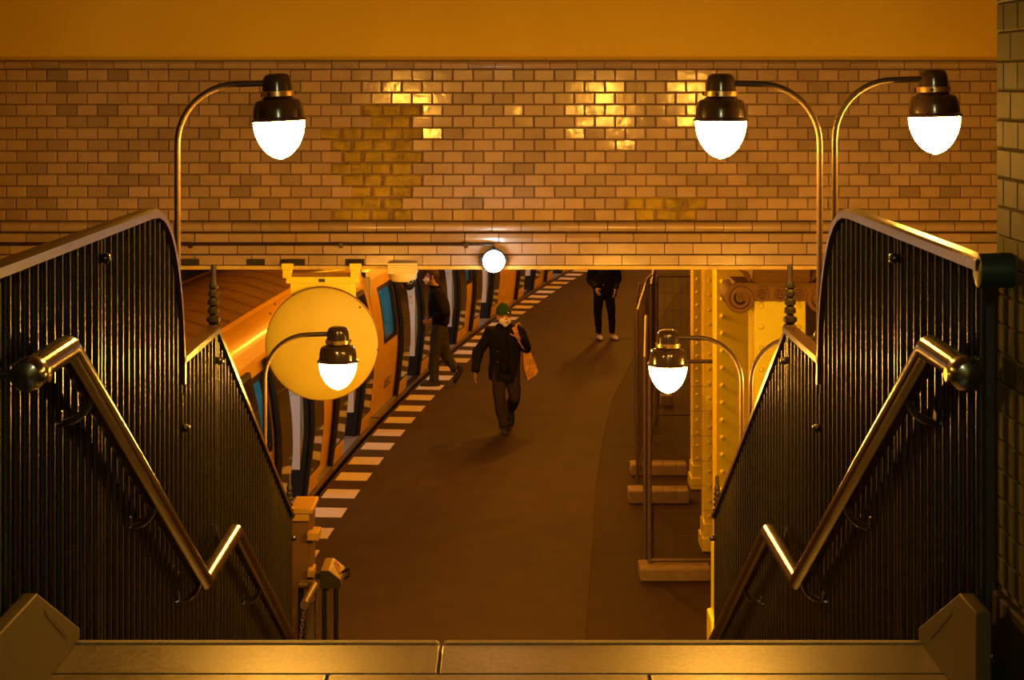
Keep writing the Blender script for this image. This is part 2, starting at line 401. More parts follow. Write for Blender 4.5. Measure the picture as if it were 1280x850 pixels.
# ------------------------------------------------------------------ near corridor walls (tiled), stairhead
ZL = 3.22                                # upper landing
for s, nm, yend in ((1, 'wall_pillar_right', 4.74), (-1, 'wall_pillar_left', 4.44)):
    wp = tag(box(nm, M_mortar, None, s * 1.306 if s > 0 else -4.5, 4.5 if s > 0 else -1.306, -3, yend, 0, 6.6), kind='structure')
    if s > 0:
        PT = tile_mesh('tile', .1290, .0730, .03, M_pillar_tile, .004); PH = tile_mesh('half_tile', .0635, .0730, .03, M_pillar_tile, .004)
        for me_ in (PT, PH):
            for v in me_.vertices:
                if abs(v.co.y - .008) < 1e-4: v.co.y = .003
        for r in range(27):
            z = 3.49 + (r + .5) * .0755; y0 = yend - .001
            if r % 2: link('half_tile', PH, wp, (1.300, y0 - .032, z), (0, 0, -PI / 2)); y0 -= .0655
            for c in range(8):
                link('tile', PT, wp, (1.300, y0 - .0645 - c * .131, z), (random.gauss(0, .006), 0, -PI / 2 + random.gauss(0, .008)))
    far = MB()
    TM = tile_mesh('tile', .1290, .0730, .03, M_pillar_tile, .004)
    for r in range(41):
        for c in range(8 if (s > 0 and r < 27) else 0, 26):
            y_ = yend - .0655 - c * .131 - (.0655 if r % 2 else 0)
            Mx = Matrix.Translation((s * 1.300, y_, 3.49 + (r + .5) * .0755)) @ Matrix.Rotation(-s * PI / 2, 4, 'Z')
            far.add([Mx @ v.co for v in TM.vertices], [tuple(f.vertices) for f in TM.polygons])
    far.build('outer_tiles', M_pillar_tile, wp, None)['kind'] = 'stuff'
    bb = tag(box('baseboard_right' if s > 0 else 'baseboard_left', M_stone_dk, None, *(sorted((s * 1.285, s * 1.32))), 1.5, yend - .01, ZL, 3.475, bevel=.008), kind='structure')
fl = tag(box('floor_landing', M_mortar, None, -1.32, 1.32, -3, 5.08, ZL - .3, ZL - .012), kind='structure')
def slabs(xs, y0, y1, dz=0):
    for a, b in zip(xs, xs[1:]):
        o = box('stone_slab', M_stone, fl, a + .003, b - .003, y0 + .003, y1 - .003, ZL - .05, ZL + dz, bevel=.004)
        if y1 > 5: box('nosing', M_nosing, fl, a + .003, b - .003, y1 + .002, y1 + .052, ZL - .055, ZL + .001, bevel=.014)
M_nosing = mat('nosing_stone', (.15, .125, .07), .6, var=.4, vscale=90)
slabs([-1.225, -.162, 1.225], 4.832, 5.083)
slabs([-1.29, -.455, .40, 1.29], 4.0, 4.832); slabs([-1.29, -.8, .1, .9, 1.29], 3.0, 4.0); slabs([-1.29, 0, 1.29], 1.5, 3.0)
for s in (-1, 1):                        # raked skirting stones at the stairhead
    ya = 4.0 if s < 0 else 4.5
    poly = [(ya, ZL), (5.135, ZL), (5.135, ZL + .03), (4.67, 3.48), (ya, 3.48)]
    sk = tag(MB().prism(poly, 'x', s * 1.185, s * 1.224).build('trim_2' if s < 0 else 'trim_3', M_stone_dk, None, bevel=.004), kind='structure')
    MB().prism([(4.74, 3.405), (4.747, 3.412), (4.98, 3.275), (4.975, 3.268)], 'x', s * 1.1835, s * 1.19).build('groove', M_groove, sk, None)
# stair flights
st = tag(empty('staircase', (0, 5.1, 0)), 'granite staircase running down from the foreground landing to the platform', 'stairs')
z = ZL; y = 5.12; lv = []
for i in range(7): z -= 1.22 / 7; lv.append((y, y + .307, z)); y += .307
lv[-1] = (lv[-1][0], 8.0, lv[-1][2]); y = 8.0
for i in range(11): z -= 2.0 / 12; lv.append((y, y + .3, z)); y += .3
for a, b, zz in lv: child(MB().box(-1.21, 1.21, a - .02, b + .01, max(.0, zz - .35), zz), 'step', M_stone, st, bevel=.01)

# ------------------------------------------------------------------ stair railings
XF = 1.232
M_finial = mat('finial_paint', (.014, .010, .006), .4, spec=.3)
def ztop(Y):
    if Y <= 6.30: return 4.335
    if Y <= 6.94:
        t = (Y - 6.30) / .64; return 3.60 + .735 * math.sqrt(max(0, 1 - t ** 2.4))
    if Y <= 7.76: return 3.73
    return 3.73 - (Y - 7.76) * .533
def zbot(Y):
    if Y <= 5.12: return ZL
    if Y <= 7.27: return ZL - (Y - 5.12) * .568
    if Y <= 8.0: return 2.0
    return max(0.02, 2.0 - (Y - 8.0) * .556)
def finial(par, x, y, z, s=1.0):
    prof = [(.011, 0), (.02, .012), (.03, .02), (.03, .035), (.017, .042), (.015, .048)]
    for k, r in enumerate((.026, .025, .023, .020)):
        b = .05 + k * .036
        prof += [(.015, b), (r, b + .006), (r * .95, b + .024), (.015, b + .034)]
    prof += [(.012, .20), (.013, .25), (.008, .262)]
    return child(MB().lathe([(r * s, zz * s) for r, zz in prof], 10, (x, y, z)), 'finial', M_finial, par, smooth=.5)
bar_mesh = {}
for s in (-1, 1):
    side = 'left' if s < 0 else 'right'
    fe = tag(empty('stair_railing', (s * XF, 4.8, ZL)), 'tall dark bar railing on the %s side of the stairs with brown handrail' % side, 'railing', 'stair railings')
    ys_ = 4.47 if s < 0 else 4.60; ye = 10.46
    nb = int((ye - ys_) / .089)
    bm_ = bar_mesh.get('b') or MB().lathe([(.0135, 0), (.0135, 1)], 8).mesh('bar', M_fence, .9); bar_mesh['b'] = bm_
    inv = Matrix.Translation(fe.location).inverted()
    for i in range(nb + 1):
        Y = ye - .04 - i * .089
        if Y < ys_: break
        zt_, zb_ = ztop(Y) - .02, zbot(Y) - .05
        if abs(Y - 6.94) < .04: zt_ = 3.72
        o = bpy.data.objects.new('bar', bm_); COL.objects.link(o); o.parent = fe
        o.location = inv @ Vector((s * XF, Y, zb_)); o.scale = (1, 1, zt_ - zb_)
    # rails: flat section swept
    def flat(pts, wdt, hgt, name, m, par=fe):
        mb = MB(); vs = []; fs = []
        for i, (Y, Z) in enumerate(pts):
            a = pts[max(0, i - 1)]; b = pts[min(len(pts) - 1, i + 1)]
            t = Vector((b[0] - a[0], b[1] - a[1])).normalized(); nn = Vector((-t.y, t.x))
            for (u, v) in ((-1, -1), (1, -1), (1, .6), (.6, 1), (-.6, 1), (-1, .6)):
                vs.append((s * XF + u * wdt / 2, Y + nn.x * v * hgt / 2, Z + nn.y * v * hgt / 2))
        k = 6
        for i in range(len(pts) - 1):
            for j in range(k): fs.append((k * i + j, k * i + (j + 1) % k, k * i + k + (j + 1) % k, k * i + k + j))
        fs += [tuple(range(k))[::-1], tuple(range(k * (len(pts) - 1), k * len(pts)))]
        mb.add(vs, fs); return child(mb, name, m, par, smooth=.3)
    up = [(ys_ - (.3 if s < 0 else .02), 4.335), (5.2, 4.335), (6.2, 4.335)]
    up += [(6.30 + .64 * math.sin(a) ** .8333, 3.60 + .735 * math.cos(a) ** 1.0) for a in [PI / 2 * i / 12 for i in range(0, 12)]] + [(6.94, 3.64)]
    flat(up, .056, .032, 'top_rail', M_fence_rail)
    flat([(6.93, 3.735), (7.78, 3.735)], .06, .03, 'middle_rail', M_fence_rail)
    flat([(7.74, 3.745), (10.47, 3.735 - 2.7 * .533)], .05, .028, 'sloping_rail', M_fence_rail)
    for Y, kn in ((6.94, 1), (7.76, 1), (10.46, 1), (5.55, 1)):
        zt_ = min(ztop(Y), 3.73) if Y > 6.5 else ztop(Y)
        po = child(MB().tube([(s * XF, Y, zbot(Y) - .05), (s * XF, Y, zt_)], .018, 12), 'post', M_fence, fe)
        kz = zt_ - .13 if Y > 6 else zt_ - .08
        k_ = MB().lathe([(.010, 0), (.016, .005), (.017, .016), (.012, .024), (.005, .027)], 10, (0, 0, 0), 'x')
        k_.v = [(s * XF - s * .016 - s * p[0], Y + p[1], kz + p[2]) for p in k_.v]
        put(k_.build('knob', M_fence, None), po)
    finial(fe, s * XF, 7.76, 3.75); finial(fe, s * XF, 10.46, 2.30, .85)
    for Y, kz in ((7.76, 3.735), (10.46, 2.29)):
        child(MB().ellipsoid((s * XF, Y + .012, kz), .032, .03, .028), 'ball_joint', M_fence, fe)
    # end post against the wall, with the rail's end turned into it
    if s > 0:
        child(MB().box(1.283, 1.345, 4.83, 4.87, ZL + .05, 4.30), 'end_post', M_teal, fe, bevel=.004)
        child(MB().box(1.228, 1.345, 4.80, 4.90, ZL, ZL + .04), 'post_foot', M_teal, fe, bevel=.008)
        child(MB().lathe([(.03, -.075), (.043, -.07), (.045, 0), (.043, .03)], 20, (1.285, 4.60, 4.318), 'x'), 'rail_end_cap', M_teal, fe, smooth=.6)
    else:
        child(MB().box(-1.30, -1.236, 4.50, 4.54, ZL + .05, 4.30), 'end_post', M_teal, fe, bevel=.004)
    # handrail
    XH = s * 1.14; R = .035
    P = [(4.43, 4.088), (4.80, 4.092), (6.96, 2.878), (7.75, 2.872), (9.64, 1.85), (10.9, 1.17)]
    pts = []
    for i, p in enumerate(P):
        if 0 < i < len(P) - 1:
            a = Vector(P[i - 1]); b = Vector(P[i + 1]); q = Vector(p)
            da = (a - q).normalized() * .012; db = (b - q).normalized() * .012
            pts += [q + da, q + (da + db) * .22, q + db]
        else: pts.append(Vector(p))
    hr = child(MB().tube([(XH, p[0], p[1]) for p in pts], R, 18), 'handrail', M_handrail, fe, smooth=.6)
    def sub(mb, name, m, **k):
        return put(mb.build(name, m, None, **k), hr)
    cap = MB().lathe([(.030, .03), (.040, .026), (.043, .0), (.043, -.03), (.034, -.052), (.012, -.06)], 20, (XH, 4.43, 4.085), 'y')
    sub(cap, 'end_cap', M_black)
    sub(MB().lathe([(.018, -.003), (.019, .002), (.012, .005), (.012, .002), (.004, .002)], 14, (XH - s * .043, 4.44, 4.08), 'x'), 'cap_screw', M_brass)
    sub(MB().tube([(XH, 4.40, 4.085), (s * (XF + .04), 4.40 if s < 0 else 4.77, 4.09)], .010, 8), 'cap_stay', M_black)
    for Y in (5.06, 5.98, 6.86, 8.55, 9.75):
        zr = 4.092 - (Y - 4.80) * .562 if Y < 6.95 else 2.872 - (Y - 7.75) * .541
        arc_ = [(XH + s * .098 * (1 - math.cos(a)) if True else 0, Y, zr - .03 - .075 * math.sin(a)) for a in [PI * i / 10 for i in range(0, 7)]]
        arc_[-1] = (s * (XF - .005), Y, zr - .085)
        sub(MB().tube(arc_, .011, 8), 'bracket', M_fence)
        sub(MB().lathe([(.02, -.006), (.02, .0), (.016, .004)], 12, (s * (XF - .012), Y, zr - .085), 'x'), 'bracket_plate', M_fence)

# ------------------------------------------------------------------ curved-arm lamps
def lamp(x, Y, ztip, d, label, base=0.0, tilt=0.0):
    """d = +1 arm towards +X; ztip = height of the arm"""
    e = tag(empty('arm_lamp', (x, Y, base)), label, 'lamp', 'curved arm lamps')
    R = .235; pts = [(x, Y, base), (x, Y, ztip - R - .3), (x, Y, ztip - R)]
    pts += [(x + d * R * (1 - math.cos(a)), Y, ztip - R + R * math.sin(a)) for a in [PI / 2 * i / 12 for i in range(1, 12)]]
    pts += [(x + d * R, Y, ztip), (x + d * .345, Y, ztip + .004)]
    child(MB().tube(pts, .0125, 12), 'pole', M_pole, e)
    hx = x + d * .392
    T = Matrix.Translation((hx, Y, ztip)) @ Matrix.Rotation(tilt, 4, 'Y')
    def lt(prof, name, m, par=e, n=28):
        mb = MB().lathe(prof, n); mb.v = [tuple(T @ Vector(p)) for p in mb.v]
        o = mb.build(name, m, None, smooth=.6); o.parent = par; o.matrix_parent_inverse = Matrix.Translation(e.location).inverted(); return o
    lt([(.01, .043), (.036, .042), (.048, .036), (.055, .024), (.058, .005), (.060, -.026)], 'cap', M_lampcap)
    lt([(.058, -.026), (.066, -.027), (.067, -.047), (.060, -.048)], 'collar', M_brass)
    for a in (.6, 2.6, 4.4):
        mb = MB().lathe([(.008, 0), (.008, .012), (.003, .014)], 8, (0, 0, 0), 'x')
        Rm = T @ Matrix.Rotation(a, 4, 'Z') @ Matrix.Translation((.066, 0, -.038))
        mb.v = [tuple(Rm @ Vector(p)) for p in mb.v]
        o = mb.build('collar_screw', M_lampcap, None); o.parent = e; o.matrix_parent_inverse = Matrix.Translation(e.location).inverted()
    hs = lt([(.055, -.048), (.066, -.056), (.086, -.063), (.094, -.075), (.099, -.1), (.101, -.130), (.110, -.138), (.111, -.145), (.104, -.147)], 'housing', M_lampcap)
    gp = [(.1015, -.1475)]
    for i in range(1, 15):
        t = i / 14; gp.append((.1015 * (1 - t ** 2.0) ** .58 if t < 1 else .004, -.1475 - .148 * t))
    lt(gp, 'globe', M_globe)
    return e
LB = {}
lamp(-1.275, 7.15, 4.783, 1, 'lit curved-arm lamp high on the left, in front of the tiled wall', tilt=-.05)
lamp(1.262, 7.20, 4.783, -1, 'lit curved-arm lamp high on the right whose arm points left')
lamp(1.325, 7.22, 4.80, 1, 'lit curved-arm lamp at top right whose arm points right', tilt=-.03)
lamp(-1.275, 9.72, 3.437, 1, 'lit curved-arm lamp in front of the round yellow disc')
lamp(1.272, 9.68, 3.425, -1, 'lower right lit curved-arm lamp before the mesh fence')
lamp(1.325, 9.70, 3.42, 1, 'lower curved-arm lamp half hidden behind the right railing, arm pointing right')

# ------------------------------------------------------------------ platform luminaires (above the opening, hidden by the lintel)
def plat_light(x, y):
    l = bpy.data.lights.new('platform_light', 'POINT'); l.energy = PLAT_W; l.color = (1, .37, .025); l.shadow_soft_size = .16
    o = bpy.data.objects.new('platform_light', l); COL.objects.link(o); o.location = (x, y, 3.5)
for i in range(7):
    y = 15.5 + i * 6.0; plat_light(TX(y) + 1.9, y)

hl = bpy.data.lights.new('hall_light', 'POINT'); hl.energy = 230; hl.color = (.80, .82, .45); hl.shadow_soft_size = .25
ho = bpy.data.objects.new('hall_light', hl); COL.objects.link(ho); ho.location = (0, -1.6, 6.2)
# ------------------------------------------------------------------ riveted columns
RV = MB().lathe([(.021, 0), (.020, .006), (.015, .014), (.006, .018)], 10, (0, 0, 0), 'y')
RV.v = [(p[0], -p[1], p[2]) for p in RV.v]; RVm = RV.mesh('rivet', M_yellow, .9)
def column(xc, Y, top, label, capital=False):
    e = tag(empty('riveted_column', (xc, Y, 0)), label, 'column', 'riveted columns')
    def c(mb, name, m=M_yellow, **k): return child(mb, name, m, e, **k)
    hw = .18
    c(MB().box(xc - hw, xc + hw, Y, Y + .02, .28, top), 'front_plate')
    c(MB().box(xc - hw + .03, xc + hw - .03, Y + .02, Y + .30, .28, top), 'shaft')
    c(MB().box(xc - hw, xc + hw, Y + .30, Y + .32, .28, top), 'back_plate')
    for sx in (-1, 1):
        c(MB().box(*sorted((xc + sx * (hw - .03), xc + sx * (hw - .012))), Y + .10, Y + .22, .28, top), 'side_plate')
    c(MB().box(xc - hw - .03, xc + hw + .03, Y - .03, Y + .35, .0, .14), 'base_block', bevel=.01)
    c(MB().box(xc - hw - .012, xc + hw + .012, Y - .012, Y + .332, .14, .28), 'base_plate', bevel=.006)
    k = 0; zz = .36
    while zz < top - .05:
        for sx in (-1, 1): link('rivet', RVm, e, (sx * (hw - .048), 0, zz))
        zz += .15
    return e
cD = column(1.945, 12.8, 3.36, 'bright yellow riveted column with scrolled capital behind right railing')
column(2.015, 15.7, 3.95, 'orange-yellow riveted column just left of the scrolled-capital column')
column(2.215, 18.5, 3.95, 'riveted column next to the mesh fence, second from its left end')
column(2.385, 21.3, 3.95, 'farthest riveted column, leftmost of the row beside the mesh fence')
# Ionic capital
cY = 12.8
def cc(mb, name, m=M_ironcap, **k): return child(mb, name, m, cD, **k)
def cpx(px): return CX + (px - VX) * (cY - .05) / F
def cpz(py): return CZ - (py - VY) * (cY - .05) / F
cc(MB().box(cpx(940), cpx(1012), cY - .11, cY + .40, cpz(352), cpz(334.5)), 'abacus', bevel=.012)
cc(MB().box(cpx(945), cpx(1008), cY - .09, cY + .38, cpz(354), cpz(351)), 'abacus_neck', bevel=.004)
cc(MB().box(cpx(920), cpx(1030), cY - .055, cY + .37, cpz(376.5), cpz(353.5)), 'band', bevel=.006)
cc(MB().box(cpx(918), cpx(1032), cY - .066, cY - .05, cpz(356.5), cpz(353.2)), 'band_fillet', bevel=.003)
cc(MB().box(cpx(950), cpx(1000), cY + .0, cY + .33, cpz(335), cpz(320)), 'bearing')
for px in (952, 975, 998.5):
    for r, nm in ((.044, 'rosette_ring'), (.020, 'rosette_boss')):
        if nm == 'rosette_ring':
            cir = [(cpx(px) + r * math.cos(a), cY - .058, cpz(367.5) + r * math.sin(a)) for a in [2 * PI * i / 20 for i in range(21)]]
            cc(MB().tube(cir, .011, 8), nm)
            cc(MB().tube([(cpx(px) + (q[0] - cpx(px)) * .55, q[1], cpz(367.5) + (q[2] - cpz(367.5)) * .5) for q in cir], .007, 6), nm)
        else: cc(MB().ellipsoid((cpx(px), cY - .062, cpz(367.5)), .013, .016, .013, 10, 6), nm); cc(MB().lathe([(.036, -.0565), (.036, -.054)], 20, (cpx(px), cY, cpz(367.5)), 'y'), 'rosette_shade', M_groove)  # dark disc paints the shade in the rosette's recess
for s, px in ((-1, 926), (1, 1026)):
    vx, vz = cpx(px), cpz(373)
    cc(MB().lathe([(.098, -.05), (.1, -.04), (.086, .10), (.075, .16), (.086, .22), (.1, .36), (.098, .37)], 28, (vx, cY, vz), 'y'), 'volute_roll', smooth=.5)
    sp = []
    for i in range(61):
        t = i / 60; a = PI / 2 - s * 2 * PI * 2.6 * t * 1.0
        r = .092 * (1 - t) ** .9 + .012
        sp.append((vx - (-s) * 0 + r * math.cos(a), cY - .056 - .02 * t, vz + r * math.sin(a)))
    cc(MB().tube(sp, [.019 * (1 - .6 * i / 60) for i in range(61)], 8), 'volute_spiral'); cc(MB().lathe([(.085, -.0525), (.085, -.05)], 24, (vx, cY, vz), 'y'), 'volute_shade', M_groove)  # dark disc paints the shade behind the volute spiral
    cc(MB().ellipsoid((vx, cY - .07, vz), .016, .014, .016, 10, 6), 'volute_eye')
    for k in range(3):
        x0 = cpx(938 if s < 0 else 1014)
        cc(MB().tube([(x0 + s * .0, cY - .03, cpz(352)), (x0 + s * (.01 + .01 * k), cY - .04, cpz(345)), (x0 + s * (.025 + .02 * k), cY - .05, cpz(340 - k)), (x0 + s * (.05 + .02 * k), cY - .05, cpz(339 - k))], [.01, .011, .009, .004], 6), 'acanthus_leaf')

# ------------------------------------------------------------------ round mirror seen from behind
DY = 11.72
dm = tag(empty('platform_mirror', at(402.5, 336, DY)), 'round yellow-painted back of a platform mirror hung from the lintel', 'mirror')
dc = at(402.5, 430, DY); DR = 71 * DY / F
child(MB().lathe([(.01, -.035), (DR * .35, -.033), (DR * .7, -.026), (DR * .93, -.012), (DR * .985, -.0), (DR * .985, .03), (DR * .9, .035)], 64, dc, 'y'), 'shell', M_disc, dm, smooth=.5)
child(MB().lathe([(DR * .965, .0), (DR, .004), (DR * 1.004, .03), (DR * .98, .05), (DR * .9, .05)], 64, dc, 'y'), 'rim', M_ironcap, dm, smooth=.5)
def dpx(x0, x1, y0, y1, ya, yb, name, m=M_yellow, **k):
    a = at(x0, y1, DY); b = at(x1, y0, DY)
    return child(MB().box(a.x, b.x, DY + ya, DY + yb, a.z, b.z), name, m, dm, **k)
dpx(357, 449, 346.5, 355, .02, .05, 'cross_bar', bevel=.003)
dpx(362, 444, 355, 388, .05, .065, 'back_plate')
dpx(353, 364, 329, 348, .0, .06, 'hanger', bevel=.003); dpx(438, 449, 329, 348, .0, .06, 'hanger', bevel=.003)
dpx(352, 367, 329, 337, -.02, .02, 'hook', bevel=.003); dpx(437, 452, 329, 337, -.02, .02, 'hook', bevel=.003)
dpx(364, 438, 341.5, 346.5, .03, .045, 'tie_bar', M_ironcap)
dpx(398, 406, 349, 353, .012, .022, 'slot', M_tblack)
a, b = at(367, 345, DY), at(432, 337, DY)
child(MB().tube([(a.x, DY + .05, a.z), (b.x, DY + .05, b.z)], .008, 6), 'brace', M_yellow, dm)
for px, py in ((450, 384), (344, 380), (338, 392), (473, 437)): 
    p = at(px, py, DY - .01); child(MB().ellipsoid(p, .008, .012, .008, 8, 5), 'rim_screw', M_ironcap, dm)
# dome camera under the lintel
vc = tag(empty('security_camera', at(503, 340, 11.72)), 'cream boxed dome camera under the lintel above the train doors', 'camera')
def vpx(x0, x1, y0, y1, name, m=M_camwhite, d=.16):
    a = at(x0, y1, 11.72); b = at(x1, y0, 11.72); return child(MB().box(a.x, b.x, 11.70, 11.70 + d, a.z, b.z), name, m, vc, bevel=.004)
vpx(484.5, 521.5, 328.5, 342.5, 'housing')
for k in range(4): vpx(485, 521, 331 + k * 2.8, 331.8 + k * 2.8, 'cooling_rib', d=-.006)
c0 = at(503.5, 343, 11.72)
child(MB().lathe([(.088, .005), (.088, -.03), (.074, -.048), (.05, -.052)], 24, (c0.x, 11.78, c0.z)), 'dome_mount', M_camwhite, vc)
child(MB().ellipsoid((c0.x + .035, 11.76, c0.z - .058), .047, .047, .05, 18, 10), 'dome', M_black, vc)

# ------------------------------------------------------------------ the train
def inset(z):
    P = [(-.15, .10), (.3, .045), (.75, .0), (1.1, .008), (1.5, .055), (1.85, .135), (2.02, .20)]
    if z <= P[0][0]: return P[0][1]
    for (a, b), (c, d) in zip(P, P[1:]):
        if z <= c: return b + (d - b) * (z - a) / (c - a)
    return P[-1][1]
BASE = -.575
def sheet(name, m, par, ya, yb, za, zb, out=0., thk=.03, nz=None, prof=None, smooth=.5):
    """curved sheet following the car side (or prof) between ya..yb"""
    if prof is None:
        nz = nz or max(1, int((zb - za) / .14)); prof = [(inset(za + (zb - za) * i / nz), za + (zb - za) * i / nz) for i in range(nz + 1)]
    ny = max(1, int((yb - ya) / 1.2)); mb = MB(); vs = []; fs = []
    k = len(prof); kk = 2 * k
    for i in range(ny + 1):
        y = ya + (yb - ya) * i / ny
        for (ins, zz) in prof: vs.append(TP(y, BASE - ins + out, zz))
        for (ins, zz) in prof[::-1]: vs.append(TP(y, BASE - ins + out - thk, zz))
    for i in range(ny):
        for j in range(kk): fs.append((kk * i + j, kk * i + (j + 1) % kk, kk * i + kk + (j + 1) % kk, kk * i + kk + j))
    for e0 in (0, ny * kk):
        for j in range(k - 1): fs.append((e0 + j, e0 + j + 1, e0 + kk - 2 - j, e0 + kk - 1 - j))
    mb.add(vs, fs); o = mb.build(name, m, None, smooth=smooth); 
    put(o, par); return o
def tbox(name, m, par, ya, yb, la, lb, za, zb):
    """box in train coordinates: la..lb lateral (negative = into the car) from the body side"""
    mb = MB(); ny = max(1, int((yb - ya) / 1.5)); vs = []; fs = []
    for i in range(ny + 1):
        y = ya + (yb - ya) * i / ny
        vs += [TP(y, BASE + la, za), TP(y, BASE + lb, za), TP(y, BASE + lb, zb), TP(y, BASE + la, zb)]
    for i in range(ny):
        for j in range(4): fs.append((4 * i + j, 4 * i + (j + 1) % 4, 4 * i + 4 + (j + 1) % 4, 4 * i + 4 + j))
    fs += [(0, 3, 2, 1), tuple(4 * ny + j for j in range(4))]
    mb.add(vs, fs); o = mb.build(name, m, None, smooth=None)
    put(o, par); return o
def text_obj(name, body, size, m, par, loc, rot):
    cu = bpy.data.curves.new(name, 'FONT'); cu.body = body; cu.size = size; cu.extrude = .001; cu.align_x = 'CENTER'
    o = bpy.data.objects.new(name, cu); COL.objects.link(o)
    dg = bpy.context.evaluated_depsgraph_get(); me = bpy.data.meshes.new_from_object(o.evaluated_get(dg))
    bpy.data.objects.remove(o); me.materials.clear(); me.materials.append(m)
    o = bpy.data.objects.new(name, me); COL.objects.link(o)
    o.parent = par; o.matrix_parent_inverse = Matrix.Translation(par.location).inverted() ; o.location = loc; o.rotation_euler = rot; return o
def car(ya, label, n):
    yb = ya + 12.02
    e = tag(empty('train_car', TP((ya + yb) / 2, BASE - 1.1, -.9)), label, 'train car', 'cars of the yellow train')
    doors = [ya + 3.0, ya + 6.5, ya + 10.1]; hw = .65
    sheet('roof_edge', M_tyellow, e, ya, yb, 0, 0, prof=[(.19, 1.99), (.225, 2.08), (.29, 2.16), (.39, 2.22), (.42, 2.23)], thk=.03)
    sheet('roof_gutter', M_tyellow, e, ya, yb, 0, 0, prof=[(.40, 2.225), (.43, 2.25), (.455, 2.235)], thk=.02)
    rp = [(.43 + 1.5 * i / 10, 2.225 + .17 * math.sin(PI * i / 10)) for i in range(11)]
    sheet('roof', M_troof, e, ya, yb, 0, 0, prof=rp, thk=-.001)
    for k in range(int(12 / .62)):
        y = ya + .3 + k * .62
        sheet('roof_rib', M_troof, e, y, y + .03, 0, 0, prof=[(i_, z_ + .012) for i_, z_ in rp], thk=.0)
    sheet('far_roof_edge', M_tyellow, e, ya, yb, 0, 0, prof=[(1.93, 2.225), (2.03, 2.2), (2.12, 2.1), (2.16, 1.99)], thk=.03)
    tbox('far_wall_lower', M_twhite, e, ya, yb, -2.32, -2.26, -.15, .95); tbox('far_wall_upper', M_twhite, e, ya, yb, -2.30, -2.24, 1.7, 2.02)
    for y0, y1 in ((ya, ya + .6), (ya + 1.75, ya + 4.25), (ya + 5.25, ya + 7.75), (ya + 8.85, ya + 11.35), (yb - .3, yb)):
        tbox('far_wall_pillar', M_twhite, e, y0, y1, -2.31, -2.26, .95, 1.7)
    tbox('floor_plate', M_tfloor, e, ya, yb, -2.3, .0, -.12, -.02)
    tbox('inner_ceiling', M_twhite, e, ya, yb, -2.2, -.26, 1.98, 2.0)
    for la in (-.85, -1.75): tbox('ceiling_light', M_tlight, e, ya + .3, yb - .3, la, la + .14, 1.955, 1.98)
    for y in (ya, yb - .05): tbox('end_wall', M_twhite, e, y, y + .05, -2.25, -.1, -.1, 1.98)
    for y0, y1 in ((ya + 3.75, ya + 5.75), (ya + 7.25, ya + 9.35)):
        tbox('bench', M_teal_int, e, y0, y1, -2.24, -1.8, .3, .45); tbox('bench_back', M_teal_int, e, y0, y1, -2.25, -2.2, .45, .95)
    # skirt under the sill and the sill itself
    tbox('sill_step', M_tsill, e, ya, yb, -.12, .055, -.06, -.025); tbox('underframe', M_tblack, e, ya, yb, -2.2, -.10, -.75, -.1)
    sheet('skirt', M_tblack, e, ya, yb, -.4, -.06, nz=2, thk=.03)
    # header above doors and windows
    sheet('header', M_tyellow, e, ya, yb, 1.90, 2.02, nz=1, thk=.05)
    edges = [ya] + [v for d in doors for v in (d - hw, d + hw)] + [yb]
    secs = list(zip(edges[0::2], edges[1::2]))
    for i, (a, b) in enumerate(secs):
        sheet('lower_panel', M_tyellow, e, a, b, -.06, .95, thk=.05)
        sheet('upper_panel', M_tyellow, e, a, b, 1.74, 1.90, nz=1, thk=.05)
        wa = a + (.60 if i == 0 else .66); wb = b - (.60 if i == len(secs) - 1 else .66)
        if wb - wa > .2:
            sheet('pillar_panel', M_tyellow, e, a, wa, .95, 1.74, thk=.05); sheet('pillar_panel', M_tyellow, e, wb, b, .95, 1.74, thk=.05)
            wn = sheet('window', M_tframe, e, wa, wb, .93, 1.0, nz=1, out=.006, thk=.05)
            for (p, q, r_, s_) in ((wa, wb, 1.70, 1.76), (wa, wa + .05, 1.0, 1.70), (wb - .05, wb, 1.0, 1.70)):
                sheet('window_frame', M_tframe, wn, p, q, r_, s_, out=.006, thk=.05)
            sheet('pane', M_twin, wn, wa + .05, wb - .05, 1.0, 1.70, out=-.01, thk=.006)
        else: sheet('pillar_panel', M_tyellow, e, a, b, .95, 1.74, thk=.05)
    for d in doors:
        for s in (-1, 1):
            y = d + s * hw
            t0, t1 = sorted((y, y - s * .035)); r0, r1 = sorted((y + s * .01, y - s * .05))
            # inner white lining of the doorway, on a black foot, with rubber seal in front
            jb = tbox('door_jamb', M_twhite, e, t0, t1, -.36, -.07, .30, 1.93)
            tbox('jamb_foot', M_tblack, e, t0, t1, -.38, -.06, -.02, .30)
            sheet('door_seal', M_tblack, e, r0, r1, -.02, 1.90, out=.035, thk=.055)
            tbox('draught_screen', M_screen, e, *sorted((y + s * .012, y + s * .045)), -.75, -.09, .02, 1.75)
            l0, l1 = sorted((y - s * .015, y + s * .655))
            lf = sheet('door_leaf', M_tblack, e, l0, l1, -.015, 1.88, out=.09, thk=.04)
            sheet('leaf_glass', M_tdark, lf, l0 + .045, l1 - .045, .24, 1.84, out=.095, thk=.01)
            sheet('kick_panel', M_tyellow, lf, l0 + .03, l1 - .03, -.005, .20, out=.096, thk=.012)
            if s > 0:
                cp = tbox('call_panel', M_screen2, e, t0 - .006, t0, -.19, -.10, 1.15, 1.40); tbox('call_button', M_tblack, cp, t0 - .01, t0 - .006, -.155, -.135, 1.26, 1.28)
    tbox('door_threshold', M_fence_rail, e, ya + 2.3, ya + 3.7, -.1, .02, -.022, -.012)
